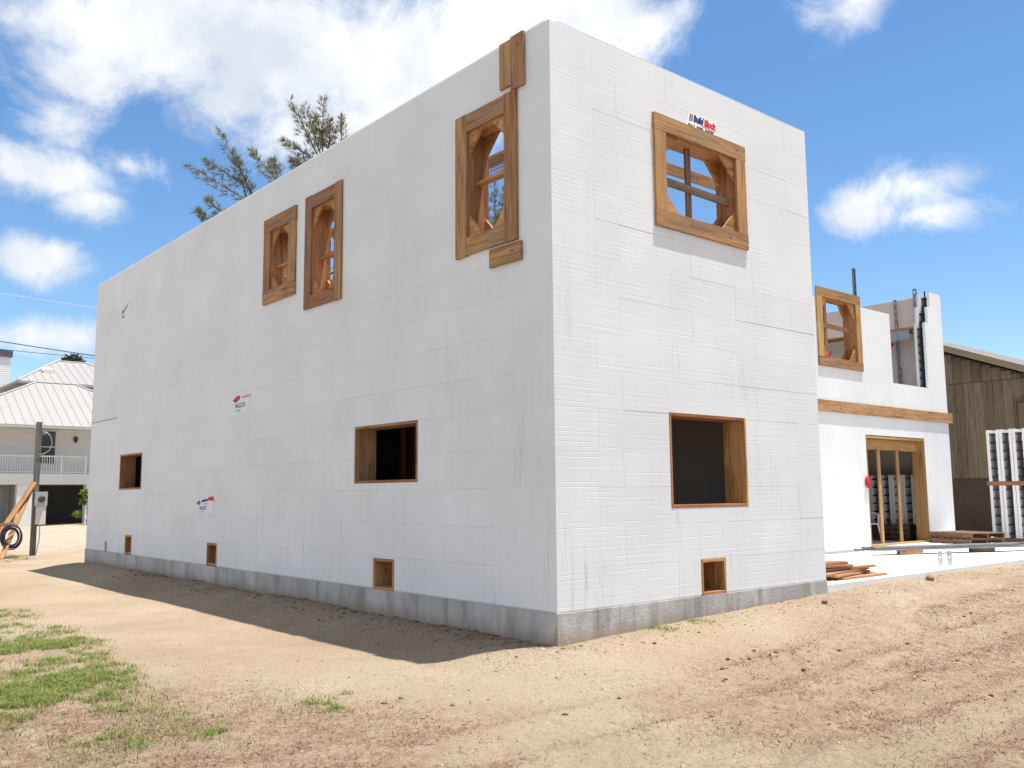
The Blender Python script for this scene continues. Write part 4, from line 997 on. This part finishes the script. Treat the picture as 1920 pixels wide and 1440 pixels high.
# ------------------------------------------------------------------ vegetation
def blades(name, pts, hgt, wid, lean, cols, mat, lab, cat, flat=0.0):
    """pts Nx3 roots; one bent two-segment blade each"""
    n = len(pts); az_ = rng.uniform(0, 2*np.pi, n); dirx, diry = np.cos(az_), np.sin(az_)
    side = np.stack([-diry, dirx, np.zeros(n)], 1)*(wid*rng.uniform(.6, 1.3, n))[:, None]*.5
    ln = hgt*rng.uniform(.5, 1.3, n); ll = lean*rng.uniform(.3, 1.4, n)
    up_ = np.clip(1-flat*rng.uniform(.6, 1.0, n), .05, 1)
    mid = pts + np.stack([dirx*ll*ln*.35, diry*ll*ln*.35, ln*.6*up_], 1); tip = pts + np.stack([dirx*ll*ln, diry*ll*ln, ln*up_*np.where(rng.random(n) < .3, .75, 1)], 1)
    v = np.stack([pts-side, pts+side, mid+side*.8, mid-side*.8, tip], 1).reshape(-1, 3)
    b0 = np.arange(n)*5
    f = np.concatenate([np.stack([b0, b0+1, b0+2], 1), np.stack([b0, b0+2, b0+3], 1), np.stack([b0+3, b0+2, b0+4], 1)])
    me = np_mesh(name, v, f); at = me.color_attributes.new('tint', 'FLOAT_COLOR', 'POINT')
    c4 = np.concatenate([cols, np.ones((n, 1))], 1); at.data.foreach_set('color', np.repeat(c4, 5, 0).astype(np.float32).ravel())
    o_ = mesh_obj(name, me, mat); tag(o_, lab, cat, None, 'stuff'); return o_
def scatter(n, x0, x1, y0, y1, dens):
    x = rng.uniform(x0, x1, n); y = rng.uniform(y0, y1, n); k = rng.random(n) < dens(x, y)
    k &= ~((x > -.02) & (y > -.02) & (y < HL))
    x, y = x[k], y[k]; return np.stack([x, y, ground_z(x, y)-.004], 1)
def lerpcol(a, b, t): return np.array(a)[None, :]*(1-t[:, None]) + np.array(b)[None, :]*t[:, None]
def tufts(pts, n, spread):
    k = rng.integers(0, len(pts), n); q = pts[k].copy(); q[:, 0] += rng.normal(0, spread, n); q[:, 1] += rng.normal(0, spread, n)
    q[:, 2] = ground_z(q[:, 0], q[:, 1])-.004; return q
p_ = np.concatenate([scatter(190000, -5.6, -2.0, -1.4, 5.0, lambda x, y: green(x, y)**1.2), scatter(90000, -6.5, -2.0, 5.0, 10, lambda x, y: .6*green(x, y)), scatter(26000, -3.5, .4, 19.5, 27.5, green)])
cen_ = p_[rng.integers(0, len(p_), 900)]; p_ = np.concatenate([p_, tufts(cen_, 42000, .035)])
t = rng.random(len(p_)); cg = lerpcol((.075, .145, .022), (.195, .265, .06), t); dry = rng.random(len(p_)) < .27; cg[dry] = lerpcol((.30, .22, .11), (.42, .33, .18), rng.random(dry.sum()))
blades('green_grass', p_, .040, .0058, 1.2, cg, BLADE, 'patchy green grass growing in the sand', 'grass')
p_ = np.concatenate([scatter(330000, -5.2, 8, -4.9, 1.8, lambda x, y: np.clip(litter(x, y)**1.5*(.3+1.4*sstep(.42, .62, fbm(x*3.1, y*4.3, 3, 91))), .015, 1)*.8*np.exp(-np.maximum(np.hypot(x+4, y+4)-5, 0)/6)), scatter(50000, -5.5, -2.0, -1.5, 6, lambda x, y: np.maximum(litter(x, y)*.5, green(x, y)*.35)), scatter(26000, -1.0, 0, 0, 12, lambda x, y: litter(x, y)**2*.4)])
cs = lerpcol((.085, .05, .032), (.36, .255, .165), rng.random(len(p_))); rd = rng.random(len(p_)) < .15; cs[rd] = np.array((.24, .115, .08))
blades('dry_straw', p_, .06, .0046, 1.2, cs, STRAW, 'dry straw and dead grass littering the sand', 'straw', .80)
# small weeds at the foundation foot
p_ = scatter(9000, 1.15, 2.3, -.32, -.02, lambda x, y: np.exp(-((x-1.35)/.09)**2)*.12 + np.exp(-((x-1.95)/.1)**2)*.10)
blades('foundation_weeds', p_, .035, .006, .7, lerpcol((.10, .16, .03), (.24, .28, .08), rng.random(len(p_))), BLADE, 'small green weeds at the foot of the foundation', 'weeds')
# clods and pebbles
def clods(name, pts, size, cols, lab, cat):
    n = len(pts); base = np.array([(1, 0, 0), (-1, 0, 0), (0, 1, 0), (0, -1, 0), (0, 0, 1), (0, 0, -1)], float)
    fb_ = np.array([(0, 2, 4), (2, 1, 4), (1, 3, 4), (3, 0, 4), (2, 0, 5), (1, 2, 5), (3, 1, 5), (0, 3, 5)])
    s_ = size*np.clip(np.exp(rng.normal(0, .5, n)), .3, 2.4); v = base[None]*s_[:, None, None]*rng.uniform(.6, 1.25, (n, 6, 1)); v[:, :, 2] *= .7
    a = rng.uniform(0, 6.28, n); ca, sa = np.cos(a)[:, None], np.sin(a)[:, None]
    vx = v[:, :, 0]*ca - v[:, :, 1]*sa; vy = v[:, :, 0]*sa + v[:, :, 1]*ca
    v = np.stack([vx, vy, v[:, :, 2]], 2) + pts[:, None, :] + np.array([0, 0, .3])[None, None]*s_[:, None, None]
    me = np_mesh(name, v.reshape(-1, 3), (fb_[None]+np.arange(n)[:, None, None]*6).reshape(-1, 3)); at = me.color_attributes.new('tint', 'FLOAT_COLOR', 'POINT')
    at.data.foreach_set('color', np.repeat(np.concatenate([cols, np.ones((n, 1))], 1), 6, 0).astype(np.float32).ravel())
    o_ = mesh_obj(name, me, CLOD); tag(o_, lab, cat, None, 'stuff')
p_ = np.concatenate([scatter(9000, -5.3, 8, -4.9, 2.5, lambda x, y: .1+.45*litter(x, y)), scatter(9000, -.8, 0, 0, 13, lambda x, y: litter(x, y)*1.3), scatter(2500, 0, 12, -.6, 0, lambda x, y: .5+0*x), scatter(16000, -3, 9, -4.9, -.6, lambda x, y: rut_mask(x, y)**2*.8)])
cc = lerpcol((.12, .07, .045), (.28, .20, .13), rng.random(len(p_))); clods('soil_clods', p_, .0068, cc, 'small brown clods of soil on the sand', 'soil')
p_ = np.concatenate([scatter(3200, -.55, 0, -.1, 12, lambda x, y: np.exp(x/.22)*sstep(.38, .6, fbm(x*2, y*1.6, 3, 13))), scatter(900, -2.2, 2.5, -1.6, -.1, lambda x, y: litter(x, y)*.7), scatter(1200, 1, 9, -4.5, -.3, lambda x, y: litter(x, y)*.5)])
clods('broken_soil', p_, .012, lerpcol((.13, .072, .045), (.30, .20, .13), rng.random(len(p_))), 'broken brown soil and litter along the foot of the wall', 'soil')
p_ = scatter(1500, -5.3, 9, -4.9, 3, lambda x, y: .35+.3*litter(x, y)); clods('pale_pebbles', p_, .0055, lerpcol((.42, .37, .30), (.62, .58, .52), rng.random(len(p_))), 'small pale pebbles and shell bits on the sand', 'pebbles')

# casuarina trees behind the house
def plume(V, F, C, base, tip, spread, n, rr):
    """feathery branch: needle sprays leaving a curved axis"""
    base, tip = np.array(base, float), np.array(tip, float); ax = tip-base; Ln = np.linalg.norm(ax); ad = ax/Ln
    for k in range(n):
        t = rr.random()**.85; c = base+ax*t
        c = c + np.array([0, 0, -.05*Ln])*np.sin(t*np.pi)
        rad = spread*(1-t)**.75*(.35+.65*min(1, t*4)) + .05
        dv_ = np.array([rr.gauss(0, 1), rr.gauss(0, 1), rr.gauss(0, .8)]); dv_ -= ad*dv_.dot(ad)*.6; dv_ /= np.linalg.norm(dv_)+1e-6
        q = c + dv_*rad*rr.random()
        g = ad*.75 + dv_*rr.uniform(.25, .9) + np.array([0, 0, rr.uniform(-.35, .1)]); g /= np.linalg.norm(g)
        shade = rr.random()
        for j in range(7):
            h = g + np.array([rr.gauss(0, .33) for _ in range(3)]); h /= np.linalg.norm(h); ln = rr.uniform(.13, .34)
            sd_ = np.cross(h, [rr.gauss(0, 1) for _ in range(3)]); sd_ /= np.linalg.norm(sd_)+1e-6
            w_ = rr.uniform(.004, .009); i0 = len(V)
            m_ = q+h*ln*.55 + np.array([0, 0, .01]); e_ = q+h*ln+np.array([0, 0, -.05*ln])
            V += [q-sd_*w_, q+sd_*w_, m_+sd_*w_, m_-sd_*w_, e_]; F += [(i0, i0+1, i0+2), (i0, i0+2, i0+3), (i0+3, i0+2, i0+4)]
            b_ = .6+.6*shade+rr.uniform(-.1, .1); brown = rr.random() < .10
            C += [((.24, .16, .09) if brown else (.19*b_, .195*b_, .125*b_))]*5
def casuarina(x, y, h, plumes, seed, lab, lean=(0, 0)):
    rr = random.Random(seed); zb_ = -.55; root = empty('casuarina_tree', (x, y, zb_+.1)); V, F, C = [], [], []; wood = MB()
    tr = [(x+lean[0]*t*t, y+lean[1]*t*t, zb_+(h-.6-zb_)*t) for t in np.linspace(0, 1, 9)]
    wood.tube(tr, [.24*(1-t)**.8+.03 for t in np.linspace(0, 1, 9)], 8)
    allp = []
    for b_, t_ in plumes:  # explicit leading plumes
        allp.append((b_, t_, .42, 98))
    for k in range(30):
        t = .32+.60*k/30; zz_ = zb_+(h-.6-zb_)*t; a = k*2.4+rr.uniform(-.4, .4); ln = (1.2+2.0*(1-t))*rr.uniform(.7, 1.2)
        p0 = np.array([x+lean[0]*t*t, y+lean[1]*t*t, zz_]); p1 = p0+np.array([math.cos(a)*ln, math.sin(a)*ln, ln*rr.uniform(.25, .8)])
        allp.append((p0+(p1-p0)*.25, p1, .34, 90)); wood.tube([p0, p0+(p1-p0)*.5+np.array([0, 0, -.05]), p1], [.05, .03, .008], 5)
    for b_, t_ in plumes:
        # limb from the trunk to the plume base
        bz = b_[2]-1.6; tt = max(.3, min(.97, (bz-zb_)/(h-.6-zb_))); s_ = (x+lean[0]*tt*tt, y+lean[1]*tt*tt, zb_+(h-.6-zb_)*tt)
        wood.tube([s_, Vector(s_).lerp(Vector(b_), .6)+Vector((0, 0, -.12)), b_, Vector(b_).lerp(Vector(t_), .6), t_], [.06, .045, .032, .02, .006], 5)
    for a_, b_, sp_, n_ in allp: plume(V, F, C, a_, b_, sp_, n_, rr)
    wood.obj('trunk', BARK, root, True)
    me = np_mesh('crown', np.array(V), np.array(F)); at = me.color_attributes.new('tint', 'FLOAT_COLOR', 'POINT'); at.data.foreach_set('color', np.concatenate([np.array(C), np.ones((len(C), 1))], 1).astype(np.float32).ravel())
    cw = mesh_obj('crown', me, LEAF, root); cw['kind'] = 'stuff'; tag(root, lab, 'tree', 'casuarina trees behind the house'); return root
def P3(px, py, Y): v = onY(px, py, Y); return (v.x, v.y, v.z)
YA = 28; casuarina(9.6, YA, 13.0, [(P3(478, 372, YA), P3(412, 243, YA)), (P3(470, 380, YA+.6), P3(352, 308, YA+.6)), (P3(455, 345, YA), P3(384, 298, YA)), (P3(520, 340, YA-.5), P3(471, 280, YA-.5)), (P3(520, 330, YA+.4), P3(512, 300, YA+.4)), (P3(440, 420, YA-.7), P3(388, 372, YA-.7)), (P3(410, 425, YA), P3(370, 396, YA)), (P3(470, 360, YA), P3(440, 290, YA))], 3, 'windswept casuarina tree with feathery branches above the middle of the long wall')
YB = 25; casuarina(10.9, YB, 15.0, [(P3(595, 290, YB), P3(544, 186, YB)), (P3(600, 285, YB+.4), P3(570, 195, YB+.4)), (P3(605, 280, YB), P3(606, 180, YB)), (P3(640, 290, YB-.4), P3(640, 218, YB-.4)), (P3(590, 300, YB+.6), P3(532, 262, YB+.6)), (P3(615, 280, YB), P3(588, 215, YB)), (P3(618, 270, YB), P3(618, 225, YB)), (P3(575, 315, YB), P3(548, 300, YB))], 5, 'taller casuarina tree with upright plumes above the long wall')
casuarina(18.9, 24, 15.0, [(P3(930, 420, 24), P3(926, 345, 24)), (P3(940, 420, 24.5), P3(945, 352, 24.5)), (P3(915, 430, 24), P3(905, 365, 24))], 8, 'casuarina tree seen through the window buck beside the corner')
# dark tree behind the white house, small tree far right, shrub by the garage
def leafy(name, x, y, z0, h, rad, n, size, c0, c1, seed, lab, cat, trunk=True, group=None, lumps=9):
    rr = np.random.default_rng(seed); root = empty(name, (x, y, z0)); mbt = MB().tube([(x, y, z0-.1), (x+.05, y, z0+h*.5), (x, y, z0+h*.85)], [rad*.10, rad*.06, rad*.02], 6)
    cen = np.stack([x+rr.normal(0, rad*.45, lumps), y+rr.normal(0, rad*.45, lumps), z0+h*rr.uniform(.3 if trunk else .12, .95, lumps)], 1); cen[0] = (x, y, z0+h-.15*rad)
    for c_ in cen: mbt.tube([(x, y, z0+(c_[2]-z0)*.45), tuple(c_)], [rad*.03, rad*.01], 4)
    mbt.obj('trunk', BARK, root, True)
    k = rr.integers(0, lumps, n); d = rr.normal(0, 1, (n, 3)); d /= np.linalg.norm(d, axis=1)[:, None]
    p = cen[k] + d*(rad*.42*rr.random(n)**.5)[:, None]*np.array([1, 1, .8]); p[:, 2] = np.maximum(p[:, 2], z0+.03)
    a = rr.normal(0, 1, (n, 3)); a /= np.linalg.norm(a, axis=1)[:, None]; b_ = np.cross(a, d+.01); b_ /= np.linalg.norm(b_, axis=1)[:, None]+1e-6
    s_ = size*rr.uniform(.6, 1.3, n)[:, None]
    v = np.stack([p-a*s_, p+b_*s_*.35, p+a*s_, p-b_*s_*.35], 1).reshape(-1, 3); f = np.arange(4*n).reshape(-1, 4)
    me = np_mesh('crown', v, f); at = me.color_attributes.new('tint', 'FLOAT_COLOR', 'POINT'); t = rr.random(n)
    at.data.foreach_set('color', np.repeat(np.concatenate([lerpcol(c0, c1, t), np.ones((n, 1))], 1), 4, 0).astype(np.float32).ravel())
    cw = mesh_obj('crown', me, LEAF, root); cw['kind'] = 'stuff'; tag(root, lab, cat, group)
leafy('dark_tree', 15.9, 80, -.45, 13.9, 2.4, 5000, .28, (.018, .03, .016), (.05, .07, .03), 4, 'dark tree top showing behind the white metal roof', 'tree')
leafy('dark_tree', 17.6, 82, -.45, 12.6, 1.8, 2500, .28, (.018, .03, .016), (.05, .07, .03), 5, 'lower dark tree top behind the right slope of the metal roof', 'tree')
leafy('dark_tree', 60, 15.7, -.45, 11.6, 2.2, 4000, .25, (.02, .03, .02), (.05, .07, .035), 6, 'dark tree top behind the far pale roof', 'tree')
leafy('garden_shrub', 8.12, 45.2, -.42, 1.95, .5, 1100, .15, (.10, .19, .025), (.32, .42, .08), 9, 'bright green leafy shrub beside the garage opening', 'shrub', False)
